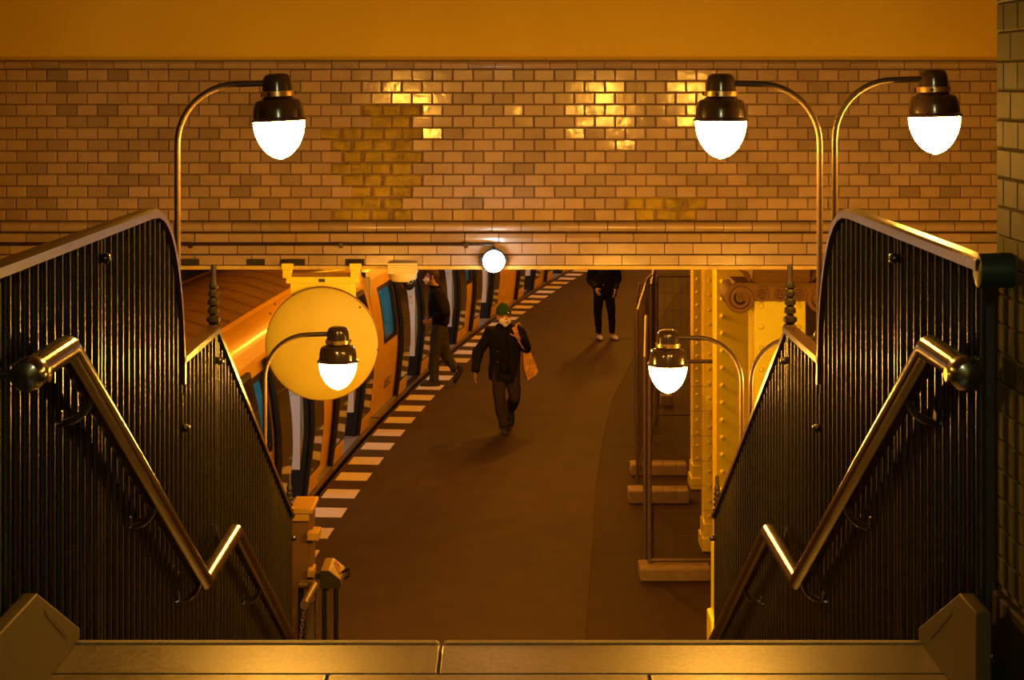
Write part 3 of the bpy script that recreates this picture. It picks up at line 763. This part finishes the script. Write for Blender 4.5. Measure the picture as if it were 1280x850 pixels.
    if n == 1:                           # fleet number at the car end
        y = ya + .95; p = TP(y, BASE + .022 - inset(.3), .26)
        ang = math.atan(.0608 + .00624 * (y - 18.5))
        text_obj('fleet_number', '1057-2', .2, M_ink, e, p, (PI / 2 + .12, 0, PI / 2 - ang))
    return e
c1 = car(13.8, 'nearest yellow train car, partly hidden by the round mirror', 0)
c2 = car(25.9, 'middle yellow train car that the man in dark jacket boards', 1)
c3 = car(38.0, 'farthest yellow train car, seen narrow at the top of the platform edge', 2)
for ya in (25.82, 37.92):
    g = tag(empty('car_coupling', TP(ya + .04, BASE - 1.1, 0)), 'dark gangway bellows joining the %s train cars' % ('near and middle' if ya < 30 else 'middle and far'), 'gangway')
    tbox('bellows', M_tblack, g, ya - .0, ya + .08, -2.1, -.16, -.2, 2.05)
# scratched scribbles on the nearest doorway lining
tp = lambda q, z: Vector(TP(13.8 + 3.0 + .65 - .037, BASE - q, z))
for k, pts in enumerate(([(.34, 1.35), (.30, 1.37), (.30, 1.25), (.34, 1.28), (.29, 1.30)], [(.34, 1.15), (.26, 1.02), (.31, 1.0), (.27, .93)], [(.26, 1.6), (.22, 1.62), (.2, 1.55), (.24, 1.5), (.21, 1.45), (.18, 1.5)])):
    o = MB().tube([tp(q, z) for q, z in pts], .003, 4).build('scribble', M_ink, None); o.parent = c1; o.matrix_parent_inverse = Matrix.Translation(c1.location).inverted()

# ------------------------------------------------------------------ foot of the stairs, left: post with cap, validator, chain rail
nw = tag(empty('newel_column', (-1.5, 13.4, 0)), 'ochre square newel column with stepped cap at the foot of left railing', 'column')
M_newel = mat('brown_newel_paint', (.20, .11, .03), .5, var=.1)
def N_(x0, x1, y0, y1, Ya, Yb, name, m=M_newel, **k):
    a = at(x0, y1, Ya); b = at(x1, y0, Ya); return child(MB().box(a.x, b.x, Ya, Yb, a.z, b.z), name, m, nw, **k)
NY = 13.4; zb0 = VY + F * CZ / NY; M_newel_lit = mat('newel_lit_paint', (.62, .38, .05), .5, var=.1)  # newel brown lightened: lamplight on the caps is put into the colour
N_(364, 385.5, 650, zb0, NY, NY + .22, 'shaft'); N_(385.5, 391, 640, zb0, NY + .03, NY + .2, 'flange')
N_(362, 386, 643, 652, NY - .05, NY + .26, 'lower_cap', M_newel_lit, bevel=.008); N_(362, 391, 636, 643, NY - .07, NY + .34, 'upper_cap', M_newel_lit, bevel=.008)
N_(383.5, 398, 666.5, 676, NY - .08, NY + .12, 'bracket_block', M_newel_lit, bevel=.004); N_(384, 392, 713, 722, NY - .08, NY + .1, 'lower_bracket', M_newel_lit, bevel=.004)
vd = tag(empty('ticket_validator', at(417, 790, 13.0) * 1), 'grey-brown ticket validator box with slanted top on a double post', 'ticket machine'); vd.location.z = 0
VYd = 13.0
def V2(px, py): p = at(px, py, VYd); return (p.x, p.z)
hx0 = V2(400, 0)[0]; hx1 = V2(426, 0)[0]
prof = [V2(400, 714), V2(411, 714), V2(426, 726), V2(426, 735.5), V2(400, 735.5)]
child(MB().prism([(a, b + .003) for a, b in prof[:4]] + [(prof[4][0], prof[4][1] + .003)], 'y', VYd + .012, VYd + .36), 'case', mat('validator_case', (.26, .16, .07), .5), vd, bevel=.008)
child(MB().prism(prof, 'y', VYd, VYd + .012), 'front_plate', M_groove, vd)
def sl(u, v): a = Vector((V2(411, 714)[0], VYd + .03, V2(411, 714)[1] + .012)); b = Vector((V2(426, 726)[0], VYd + .03, V2(426, 726)[1] + .012)); return a.lerp(b, u) + Vector((0, v, 0))
child(MB().tube([sl(.25, .26), sl(.45, .2), sl(.5, .22), sl(.75, .12), sl(.9, .1)], .008, 5), 'red_emblem', M_red, vd)
child(MB().tube([sl(.15, .25), sl(.8, .09)], .004, 4), 'emblem_line', M_print, vd)
child(MB().tube([(hx1, VYd + .1, V2(0, 720)[1]), (hx1 + .05, VYd + .1, V2(0, 716)[1]), (hx1 + .055, VYd + .06, V2(0, 722)[1]), (hx1 + .02, VYd + .03, V2(0, 725)[1])], .010, 6), 'lock_lever', M_tblack, vd)
child(MB().box(hx0 - .035, hx0, VYd + .02, VYd + .08, V2(0, 725)[1], V2(0, 718)[1]), 'side_lug', M_tblack, vd)
for px, r, m in ((404, .016, M_tblack), (409, .013, M_galv), (419, .018, M_tblack)):
    x = V2(px, 0)[0]; child(MB().tube([(x, VYd + .05, 0), (x, VYd + .05, V2(0, 733)[1])], r, 8), 'post', m, vd)
cr = tag(empty('tube_gate', (at(384, 0, 12.4).x, 12.4, 0)), 'short bent tube barrier with hanging chain beside the ticket validator', 'barrier')
def G(px, py, Y=12.4): return at(px, py, Y)
child(MB().tube([G(374, 730.5, 12.7), G(388, 730.5, 12.7), G(393, 732.5, 12.65), G(390, 738, 12.5), G(381, 754.5, 12.25)], .028, 14), 'rail', M_galv, cr)
child(MB().lathe([(.03, -.02), (.03, .0), (.026, .006)], 14, G(381, 755.5, 12.24), 'y'), 'rail_end', M_galv, cr)
for px, r, m in ((376, .022, M_tblack), (396, .014, M_galv), (386, .045, M_grime)):
    x = G(px, 0, 12.75).x; child(MB().tube([(x, 12.75, 0), (x, 12.75, G(0, 733 if px != 386 else 750, 12.75).z)], r, 10), 'post', m, cr)
p0, p1 = G(380, 759, 12.24), G(372, 830, 12.24)
for i in range(16):
    c = p0.lerp(p1, i / 15); t = (p1 - p0).normalized(); sd = Vector((t.z, 0, -t.x)) if i % 2 else Vector((0, 1, 0))
    ring = [c + t * (.019 * math.cos(a)) + sd * (.010 * math.sin(a)) for a in [2 * PI * j / 8 for j in range(9)]]
    child(MB().tube(ring, .0035, 5), 'chain_link', M_chain, cr)
# right foot of stairs: pale edge board with plinth
eb = tag(empty('railing_end_board', (1.24, 10.55, 0)), 'narrow ochre end board with plinth at the foot of right railing', 'post')
def E_(x0, x1, y0, y1, name, **k):
    a = at(x0, y1, 10.6); b = at(x1, y0, 10.6); return child(MB().box(a.x, b.x, 10.55, 10.8, max(0, a.z), b.z), name, M_yellow, eb, **k)
E_(893.5, 899, 682, 1200, 'board'); E_(888, 898, 772, 1200, 'plinth', bevel=.01)

# ------------------------------------------------------------------ mesh site fence with concrete feet
def fence_panel(p0, p1, h, label, wires=True, lean=0):
    p0 = Vector((*p0, 0)); p1 = Vector((*p1, 0)); e = tag(empty('mesh_fence_panel', p0), label, 'fence', 'site fence panels')
    d = (p1 - p0); Lg = d.length; d.normalize(); zb = .16
    def q(u, z): return p0 + d * u + Vector((0, 0, z))
    for u in (.0, Lg): child(MB().tube([q(u, .05), q(u, h)], .021, 10), 'upright', M_galv, e)
    child(MB().tube([q(0, h), q(Lg, h)], .019, 8), 'top_rail', M_galv, e); child(MB().tube([q(0, zb), q(Lg, zb)], .019, 8), 'bottom_rail', M_galv, e)
    mb = MB(); n = int(Lg / .105)
    for i in range(1, n): mb.tube([q(Lg * i / n, zb), q(Lg * i / n, h)], .0022, 4, False)
    for i in range(1, 8): mb.tube([q(0, zb + (h - zb) * i / 8), q(Lg, zb + (h - zb) * i / 8)], .0022, 4, False)
    child(mb, 'wire_mesh', M_galv, e); return e
fence_panel((1.40, 17.55), (2.03, 17.55), 2.08, 'near cross panel of the mesh fence standing before the riveted columns')
fence_panel((1.37, 17.75), (1.62, 20.9), 2.08, 'mesh fence panel running away from the nearest concrete foot')
fence_panel((1.56, 21.4), (1.96, 25.0), 2.08, 'second mesh fence panel running along the platform, farther away')
fence_panel((2.10, 25.2), (3.2, 25.2), 2.08, 'far cross panel of the mesh fence under the lintel')
fence_panel((2.03, 25.3), (2.35, 28.6), 1.95, 'farthest mesh fence panel, edge-on behind the lower right lamp')
def foot(x0, x1, yf, yb, h, label):
    o = MB().box(x0, x1, yf, yb, 0, h).build('concrete_foot', M_conc_block, None, bevel=.018); tag(o, label, 'concrete block', 'fence feet'); return o
foot(1.295, 1.975, 17.35, 17.70, .13, 'nearest long concrete block under the mesh fence')
foot(1.40, 2.09, 20.55, 20.85, .15, 'middle concrete block under the mesh fence')
foot(1.52, 2.21, 22.0, 22.28, .14, 'farther concrete block, behind the middle block under the mesh fence')
foot(2.28, 2.46, 26.7, 26.9, .16, 'small concrete block far behind the mesh fence')
# curved crowd barrier at the far end of the fence
cbz = tag(empty('crowd_barrier', (1.75, 24.0, 0)), 'bent-top steel barrier leaning at the far left end of the mesh fence', 'barrier')
Yb = 24.3
def B(px, py): return at(px, py, Yb)
child(MB().tube([Vector((B(795.5, 0).x, Yb, .02)), B(794, 480), B(793.5, 400), B(795.5, 375), B(799, 354)], .022, 8), 'left_tube', M_galv, cbz)
child(MB().tube([B(815, 343), B(809, 348), B(805, 358), B(804, 380), B(804, 440), Vector((B(806, 0).x, Yb, .02))], .02, 8), 'right_tube', M_galv, cbz)
child(MB().tube([B(796, 369), B(804, 369)], .02, 8), 'cross_tube', M_galv, cbz)
child(MB().box(B(803.5, 0).x, B(809, 0).x, Yb - .03, Yb + .03, B(0, 392).z, B(0, 374).z), 'dark_pad', M_tblack, cbz, bevel=.01)
child(MB().tube([B(797, 385), B(801, 395), B(808, 393), B(811, 420), B(812, 470)], .010, 6), 'hanging_cable', M_fence_rail, cbz)

# ------------------------------------------------------------------ people
def capsule(mb, a, b, ra, rb, n=12, fl=1.0):
    a = Vector(a); b = Vector(b); d = b - a; L = d.length; d.normalize()
    pts = []; rs = []
    for i in range(5): t = i / 4; pts.append(a - d * ra * math.cos(PI / 2 * t) ); rs.append(max(.002, ra * math.sin(PI / 2 * t)))
    for i in range(5): t = i / 4; pts.append(b + d * rb * math.sin(PI / 2 * t)); rs.append(max(.002, rb * math.cos(PI / 2 * t)))
    mb.tube(pts, rs, n)
def limb(mb, pts, rs, n=12):
    for i in range(len(pts) - 1): capsule(mb, pts[i], pts[i + 1], rs[i], rs[i + 1], n)
TMP = bpy.data.scenes.new('tmp')          # scratch scene for evaluating modifiers quickly; removed at the end
def remesh(mb, name, m, par, vox, smooth=2, wr=0., wsc=.12):
    me = mb.mesh(name, m); o = bpy.data.objects.new(name, me); TMP.collection.objects.link(o)
    r = o.modifiers.new('r', 'REMESH'); r.mode = 'VOXEL'; r.voxel_size = vox; r.use_smooth_shade = True
    s = o.modifiers.new('s', 'SMOOTH'); s.iterations = smooth; s.factor = .5
    TMP.view_layers[0].update(); dg = TMP.view_layers[0].depsgraph; me2 = bpy.data.meshes.new_from_object(o.evaluated_get(dg))
    if wr > 0:
        from mathutils import noise
        nr = [v.normal.copy() for v in me2.vertices]; co = []
        for v, nn in zip(me2.vertices, nr):
            p = v.co / wsc; co += list(v.co + nn * wr * noise.noise(Vector((p.x, p.y, p.z * .55))))
        me2.vertices.foreach_set('co', co); me2.update()
    me2.name = name; me2.materials.clear(); me2.materials.append(m)
    for f in me2.polygons: f.use_smooth = True
    bpy.data.objects.remove(o); bpy.data.meshes.remove(me)
    o = bpy.data.objects.new(name, me2); COL.objects.link(o); o.parent = par; return o
def hand(mb, wrist, d, side, curl=.5, sc_=1.0):
    """wrist position, direction d of the hand, side = palm-normal vector; five fingers"""
    d = Vector(d).normalized(); nrm = Vector(side); nrm = (nrm - d * nrm.dot(d)).normalized(); acr = d.cross(nrm)
    w_ = Vector(wrist)
    for k in (-1.2, -.4, .4, 1.2): capsule(mb, w_ + acr * k * .012 * sc_, w_ + d * .085 * sc_ + acr * k * .018 * sc_, .016 * sc_, .013 * sc_, 8)
    for k, L in ((-1.5, .062), (-.5, .075), (.5, .080), (1.5, .070)):
        p = w_ + d * .088 * sc_ + acr * k * .018 * sc_; dd = d.copy()
        for j in range(3):
            dd = (dd + nrm * curl * (.55 if j == 0 else .9)).normalized(); q = p + dd * L * (.45, .32, .25)[j] * sc_
            capsule(mb, p, q, .0092 * sc_, .0085 * sc_, 8); p = q
    p = w_ + d * .03 * sc_ + acr * .028 * sc_; dd = (d * .7 + acr * .8 + nrm * .3).normalized()
    for L in (.042, .034): 
        q = p + dd * L * sc_; capsule(mb, p, q, .0115 * sc_, .0095 * sc_, 8); p = q; dd = (dd + nrm * curl * .6 + d * .3).normalized()
def head(mb, c, fwd, K=1.0):
    """skull, jaw, nose, ears, brow; c = head centre, fwd unit vector horizontal"""
    f = Vector(fwd).normalized(); s = Vector((f.y, -f.x, 0)); c = Vector(c); u = Vector((0, 0, 1))
    def P(a, b, z): return c + (s * a + f * b + u * z) * K
    rr = (.076, .088, .092) if abs(f.x) < .5 else (.088, .076, .092)
    mb.ellipsoid(P(0, -.015, .03), *[v * K for v in rr])
    capsule = lambda m_, a_, b_, r1, r2: globals()['capsule'](m_, a_, b_, r1 * K, r2 * K)
    capsule(mb, P(0, .035, -.02), P(0, .045, -.085), .058, .036)
    capsule(mb, P(-.03, .03, -.04), P(0, .055, -.09), .035, .028); capsule(mb, P(.03, .03, -.04), P(0, .055, -.09), .035, .028)
    capsule(mb, P(0, .085, .018), P(0, .108, -.02), .010, .015)           # nose
    for k in (-1, 1):
        capsule(mb, P(k * .018, .082, .034), P(k * .042, .072, .034), .010, .009)   # brow
        capsule(mb, P(k * .078, -.01, .012), P(k * .076, -.006, -.024), .016, .011)  # ear
        capsule(mb, P(k * .014, .102, -.026), P(k * .012, .1, -.028), .009, .009)
    capsule(mb, P(-.018, .083, -.056), P(.018, .083, -.056), .010, .010)    # lips
    return P
def mask_shape(P, K):
    m = MB(); capsule(m, P(-.032, .05, -.045), P(.032, .05, -.045), .046 * K, .046 * K)
    capsule(m, P(0, .074, -.012), P(0, .07, -.078), .034 * K, .040 * K); capsule(m, P(0, .08, -.04), P(0, .125, -.042), .038 * K, .016 * K)
    return m
def shoe(name, m, par, heel, toe, up=.0, h=.075):
    heel = Vector(heel); toe = Vector(toe); mb = MB()
    d = (toe - heel)
    capsule(mb, heel + Vector((0, 0, .04)), heel + d * .55 + Vector((0, 0, .045)), .042, .046)
    capsule(mb, heel + d * .55 + Vector((0, 0, .042)), toe - d * .08 + Vector((0, 0, .034)), .046, .034)
    capsule(mb, heel + Vector((0, 0, .045)), heel + d * .12 + Vector((0, 0, h + .03)), .04, .042)
    o = remesh(mb, name, m, par, .012, 2)
    sl = MB(); n = 18; ax = d.normalized(); sdv = Vector((-ax.y, ax.x, 0)).normalized(); L = d.length
    vs = []
    for zo in (.0, .022):
        for j in range(n):
            a = 2 * PI * j / n; uu = math.cos(a); vv = math.sin(a) * (.046 if uu < .3 else .046 * (1 - .25 * (uu - .3)))
            vs.append(heel + d * (.5 + .56 * uu) * 1.0 + sdv * vv + Vector((0, 0, zo)))
    sl.add(vs, [tuple(range(n))[::-1], tuple(range(n, 2 * n))] + [(i, (i + 1) % n, n + (i + 1) % n, n + i) for i in range(n)])
    sl.build('sole', MATS['sole'], o, smooth=.8)
    return o
mat('sole', (.03, .025, .02), .8); mat('sole_white', (.6, .55, .5), .7)

# --- man walking towards the camera, green beanie, bag on shoulder  (local: faces -Y)
def person_walking():
    e = tag(empty('person', at(631, 543, 24.55)), 'person in green beanie, white mask and navy jacket walking forward with shoulder bag', 'person', 'people on the platform')
    e.location.z = 0; e.location.y += .24
    S = (-.195, .0, 1.365); S2 = (.19, .02, 1.37)
    EL = (-.365, .06, 1.08); H1 = (-.405, -.03, .83); ER = (.295, .03, 1.14); H2 = (.175, -.17, 1.31)
    hipL, knL, anL = (-.09, .0, .88), (-.07, -.10, .48), (-.005, -.12, .10)
    hipR, knR, anR = (.10, .0, .88), (.135, -.02, .47), (.09, .36, .26)
    b = MB()
    hc = Vector((-.012, -.07, 1.575)); P = head(b, hc, (.28, -1, 0), 1.1)
    capsule(b, hc + Vector((0, .02, -.04)), (0, .0, 1.40), .056, .062)
    b.loft([((0, 0, .84), .15, .10), ((0, 0, 1.0), .155, .105), ((0, 0, 1.2), .17, .11), ((0, 0, 1.36), .18, .1), ((0, 0, 1.43), .10, .07)])
    limb(b, [S, EL, H1], [.05, .04, .028]); limb(b, [S2, ER, H2], [.05, .04, .028])
    limb(b, [hipL, knL, anL], [.085, .058, .042]); limb(b, [hipR, knR, anR], [.085, .058, .042])
    hand(b, H1, (-.05, -.12, -1), (.8, 0, 0), .35); hand(b, H2, (-.25, -.35, .85), (-.3, .9, .25), .95)
    remesh(b, 'body', M_skin, e, .0075, 2)
    t = MB(); t.loft([((0, .0, .78), .165, .12), ((0, 0, .9), .17, .125), ((0, 0, 1.0), .165, .12)])
    limb(t, [hipL, knL, (anL[0], anL[1], anL[2] + .03)], [.108, .086, .080]); limb(t, [hipR, knR, (anR[0], anR[1] - .03, anR[2] + .02)], [.108, .086, .078])
    remesh(t, 'trousers', M_trouser, e, .012, 3, .014, .07)
    j = MB()
    j.loft([((-.015, .01, .70), .215, .155), ((-.01, .01, .82), .215, .155), ((0, 0, 1.0), .21, .15), ((0, 0, 1.2), .22, .15), ((0, .0, 1.32), .21, .135), ((0, .0, 1.40), .165, .11), ((0, .0, 1.475), .10, .085)], 20)
    limb(j, [S, EL, (H1[0] + .003, H1[1] + .01, H1[2] + .03)], [.08, .072, .064]); limb(j, [S2, ER, (H2[0] + .05, H2[1] + .06, H2[2] - .035)], [.08, .074, .054])
    jk = remesh(j, 'jacket', M_navy, e, .012, 3, .022, .11)
    for s in (-1, 1):     # collar flaps and open front edge
        m = MB(); limb(m, [(s * .085, -.04, 1.46), (s * .06, -.125, 1.40), (s * .075, -.165, 1.2), (s * .085, -.17, .95), (s * .10, -.165, .72)], [.026, .024, .018, .018, .02], 8)
        remesh(m, 'front_edge', M_navy, jk, .012, 2)
    for zz in (1.12, .98): MB().ellipsoid((-.10, -.185, zz), .008, .004, .008, 8, 5).build('button', M_chain, jk)
    m = MB(); m.loft([((0, -.045, .84), .115, .135), ((0, -.04, 1.1), .115, .137), ((0, -.03, 1.34), .09, .12), ((0, -.02, 1.45), .06, .085)]); remesh(m, 'sweater', M_blackcloth, e, .012, 2, .008, .1)
    h = MB(); f = Vector((.28, -1, 0)).normalized()
    h.loft([(hc + f * -.012 + Vector((0, 0, .035)), .104, .114), (hc + f * -.014 + Vector((0, 0, .08)), .105, .115), (hc + f * -.03 + Vector((0, 0, .125)), .092, .1), (hc + f * -.045 + Vector((0, 0, .165)), .06, .068), (hc + f * -.055 + Vector((0, 0, .19)), .022, .026)])
    bn = remesh(h, 'beanie', M_green, e, .009, 2, .004, .03)
    cf = MB(); cir = [hc + Vector((.102 * math.cos(a), .112 * math.sin(a), .045)) - f * .012 for a in [2 * PI * i / 24 for i in range(25)]]
    cf.tube(cir, .007, 6).build('cuff', M_green, bn)
    MB().box(-.012, .012, -.004, .004, -.008, .008).build('patch', M_print, bn).location = hc + f * .112 + Vector((.03, 0, .07))
    m = mask_shape(P, 1.1)
    mk = remesh(m, 'face_mask', M_mask, e, .008, 5)
    for s in (-1, 1): MB().tube([P(s * .055, .035, -.03), P(s * .085, -.005, .005)], .003, 5).build('ear_loop', M_mask, mk)
    for s in (-1, 1): MB().ellipsoid(P(s * .031, .079, .018), .011, .007, .006, 10, 6).build('eye', M_ink, e)
    shoe('shoe', M_shoe_dk, e, (anL[0], anL[1] + .05, .0), (anL[0] + .01, anL[1] - .22, .0))
    shoe('shoe', M_shoe_dk, e, (anR[0], anR[1] + .08, .20), (anR[0] + .0, anR[1] - .04, .0))
    # bag as a thing of its own
    g = tag(empty('tote_bag', e.location + Vector((.28, .1, .72))), 'orange patterned tote bag on the shoulder of the person in green beanie', 'bag')
    o = Vector((.28, .1, .72)); bag = MB(); vs = []
    quad = [Vector((.235, .08, 1.12)), Vector((.335, .10, 1.10)), Vector((.445, .12, .82)), Vector((.41, .12, .765)), Vector((.30, .10, .70)), Vector((.245, .08, .86))]
    nn = Vector((.2, -1, 0)).normalized()
    prof_ = [(-.055, .92), (-.07, 1.0), (.07, 1.0), (.055, .92)]
    cen = sum(quad, Vector()) / 6
    for off, s_ in prof_: vs += [cen + (q - cen) * s_ + nn * off - o for q in quad]
    fs = [tuple(range(6)), tuple(range(18, 24))[::-1]] + [(r * 6 + i, r * 6 + (i + 1) % 6, r * 6 + 6 + (i + 1) % 6, r * 6 + 6 + i) for r in range(3) for i in range(6)]
    bag.add(vs, fs); bo = bag.build('bag_body', M_tote, g, smooth=.6); bv = bo.modifiers.new('b', 'SUBSURF'); bv.levels = bv.render_levels = 1; bv.subdivision_type = 'SIMPLE'
    for s_ in (0, 1):
        MB().tube([Vector((.25 + .05 * s_, .08, 1.10)) - o, Vector((.25, .11, 1.35)) - o, Vector((.2, .05, 1.475)) - o, Vector((.155, -.07, 1.47)) - o, Vector((.15, -.16, 1.36)) - o, Vector((.19, -.15, 1.25)) - o, Vector((.27, -.03, 1.12)) - o], .011, 6).build('strap', M_tote, g)
    return e
person_walking()

# --- man stepping into the train (local: faces -X)
def person_boarding():
    e = tag(empty('person', at(541, 481.5, 28.55)), 'person in dark jacket and jeans with white mask stepping into the train', 'person', 'people on the platform'); e.location.z = 0
    b = MB(); hc = Vector((-.02, -.0, 1.70)); P = head(b, hc, (-1, -.12, 0))
    capsule(b, hc + Vector((.02, 0, -.05)), (.055, 0, 1.50), .056, .064)
    b.loft([((.10, 0, .95), .11, .16), ((.09, 0, 1.15), .115, .165), ((.075, 0, 1.35), .12, .175), ((.06, 0, 1.47), .10, .17), ((.05, 0, 1.53), .07, .10)])
    SL, SR = (.06, -.20, 1.46), (.06, .20, 1.46)
    ELb, HL = (.19, -.27, 1.18), (-.01, -.22, 1.06)
    ERb, HR = (.10, .27, 1.18), (-.04, .2, 1.04)
    limb(b, [SL, ELb, HL], [.05, .042, .028]); limb(b, [SR, ERb, HR], [.05, .042, .028])
    hL, kL, aL = (.10, -.09, .93), (.03, -.10, .50), (.02, -.09, .09)
    hR, kR, aR = (.12, .09, .93), (.19, .10, .47), (.35, .10, .22)
    limb(b, [hL, kL, aL], [.09, .06, .044]); limb(b, [hR, kR, aR], [.09, .06, .044])
    hand(b, HL, (-.7, .2, -.6), (0, .8, .3), .6); hand(b, HR, (-.7, -.2, -.5), (0, -.8, .2), .6)
    remesh(b, 'body', M_skin, e, .0075, 2)
    t = MB(); t.loft([((.11, 0, .84), .125, .17), ((.11, 0, .95), .13, .175), ((.1, 0, 1.06), .125, .17)])
    limb(t, [hL, kL, (aL[0], aL[1], .11)], [.115, .088, .075]); limb(t, [hR, kR, (aR[0] - .02, aR[1], aR[2] + .04)], [.115, .088, .072])
    remesh(t, 'jeans', M_jeans, e, .012, 3, .014, .07)
    j = MB(); j.loft([((.11, 0, .97), .16, .205), ((.105, 0, 1.1), .165, .21), ((.085, 0, 1.3), .165, .22), ((.07, 0, 1.44), .14, .21), ((.055, 0, 1.52), .10, .14), ((.04, 0, 1.565), .075, .09)], 20)
    limb(j, [SL, ELb, (HL[0] + .05, HL[1], HL[2] + .02)], [.095, .088, .06]); limb(j, [SR, ERb, (HR[0] + .05, HR[1], HR[2] + .02)], [.095, .088, .06])
    jk = remesh(j, 'jacket', M_blackcloth, e, .012, 3, .022, .11)
    MB().tube([(.04 + .082 * math.cos(a), .088 * math.sin(a), 1.555) for a in [2 * PI * i / 20 for i in range(21)]], .022, 8).build('collar', M_blackcloth, jk)
    h = MB(); h.ellipsoid(hc + Vector((.03, 0, .045)), .092, .083, .092); capsule(h, hc + Vector((.075, 0, .02)), hc + Vector((.07, 0, -.075)), .052, .048); capsule(h, hc + Vector((-.04, 0, .105)), hc + Vector((.02, 0, .115)), .035, .04)
    for k in (-1, 1): capsule(h, hc + Vector((0, k * .073, .02)), hc + Vector((-.035, k * .062, -.07)), .014, .018)
    remesh(h, 'hair', M_hair, e, .009, 2, .006, .03)
    m = mask_shape(P, 1.0)
    mk = remesh(m, 'face_mask', M_mask, e, .008, 5)
    for k in (-1, 1): MB().tube([P(k * .055, .035, -.03), P(k * .085, -.005, .005)], .003, 5).build('ear_loop', M_mask, mk)
    for k in (-1, 1): MB().ellipsoid(P(k * .031, .079, .018), .011, .007, .006, 10, 6).build('eye', M_ink, e)
    shoe('shoe', M_shoe_dk, e, (aL[0] + .07, aL[1], 0), (aL[0] - .20, aL[1] - .01, 0))
    shoe('shoe', M_shoe_dk, e, (aR[0] + .08, aR[1], .19), (aR[0] - .01, aR[1], .0))
person_boarding()

# --- person with white shoes, upper half hidden by the lintel
def person_standing():
    e = tag(empty('person', at(755, 424, 33.6)), 'person in black with white sneakers, head hidden by the lintel', 'person', 'people on the platform'); e.location.z = 0
    b = MB(); hc = Vector((0, -.03, 1.62)); P = head(b, hc, (0, -1, 0)); capsule(b, hc + Vector((0, .02, -.04)), (0, 0, 1.42), .055, .06)
    b.loft([((0, 0, .86), .15, .10), ((0, 0, 1.0), .15, .105), ((0, 0, 1.2), .165, .11), ((0, 0, 1.38), .18, .1), ((0, 0, 1.45), .10, .07)])
    SL, SR = (-.20, 0, 1.41), (.20, 0, 1.41)
    limb(b, [SL, (-.25, .05, 1.12), (-.16, -.12, .96)], [.05, .04, .028]); limb(b, [SR, (.25, .05, 1.12), (.2, -.10, .93)], [.05, .04, .028])
    hL, kL, aL = (-.09, 0, .88), (-.115, -.03, .48), (-.10, .0, .09); hR, kR, aR = (.09, 0, .88), (.14, -.03, .48), (.15, .0, .09)
    limb(b, [hL, kL, aL], [.085, .055, .04]); limb(b, [hR, kR, aR], [.085, .055, .04])
    hand(b, (-.16, -.12, .96), (.3, -.5, -.7), (.6, .5, 0), .5); hand(b, (.2, -.10, .93), (-.1, -.3, -.9), (-.7, .3, 0), .5)
    remesh(b, 'body', M_skin, e, .0075, 2)
    t = MB(); t.loft([((0, 0, .80), .16, .11), ((0, 0, .95), .165, .12), ((0, 0, 1.02), .16, .115)])
    limb(t, [hL, kL, (aL[0], aL[1], .14)], [.102, .076, .056]); limb(t, [hR, kR, (aR[0], aR[1], .14)], [.102, .076, .056])
    remesh(t, 'trousers', M_blackcloth, e, .012, 3, .012, .07)
    j = MB(); j.loft([((.0, .0, .86), .20, .145), ((.0, 0, 1.0), .20, .145), ((0, 0, 1.2), .205, .145), ((0, 0, 1.38), .215, .125), ((0, 0, 1.44), .17, .10), ((0, 0, 1.49), .09, .08)], 20)
    j.loft([((.14, -.02, .80), .10, .10), ((.14, 0, .95), .11, .11)], 12)
    limb(j, [SL, (-.25, .05, 1.12), (-.17, -.09, .985)], [.085, .078, .06]); limb(j, [SR, (.25, .05, 1.12), (.205, -.07, .96)], [.085, .078, .06])
    jk = remesh(j, 'jacket', M_blackcloth, e, .012, 3, .02, .11)
    MB().tube([(-.12, -.16, .88), (-.09, -.165, 1.02)], .008, 5).build('zip_edge', M_trouser, jk); MB().ellipsoid((-.02, -.155, 1.03), .008, .005, .008, 8, 5).build('button', M_print, jk)
    h = MB(); h.ellipsoid(hc + Vector((0, .025, .045)), .083, .092, .092); capsule(h, hc + Vector((0, .08, .02)), hc + Vector((0, .07, -.05)), .04, .035); remesh(h, 'hair', M_hair, e, .009, 2, .006, .03)
    for k in (-1, 1): MB().ellipsoid(P(k * .031, .079, .018), .011, .007, .006, 10, 6).build('eye', M_ink, e)
    shoe('sneaker', M_shoe_wh, e, (aL[0], .06, 0), (aL[0] + .05, -.20, 0)); shoe('sneaker', M_shoe_wh, e, (aR[0], .06, 0), (aR[0] + .09, -.19, 0))
person_standing()

bpy.data.scenes.remove(TMP)
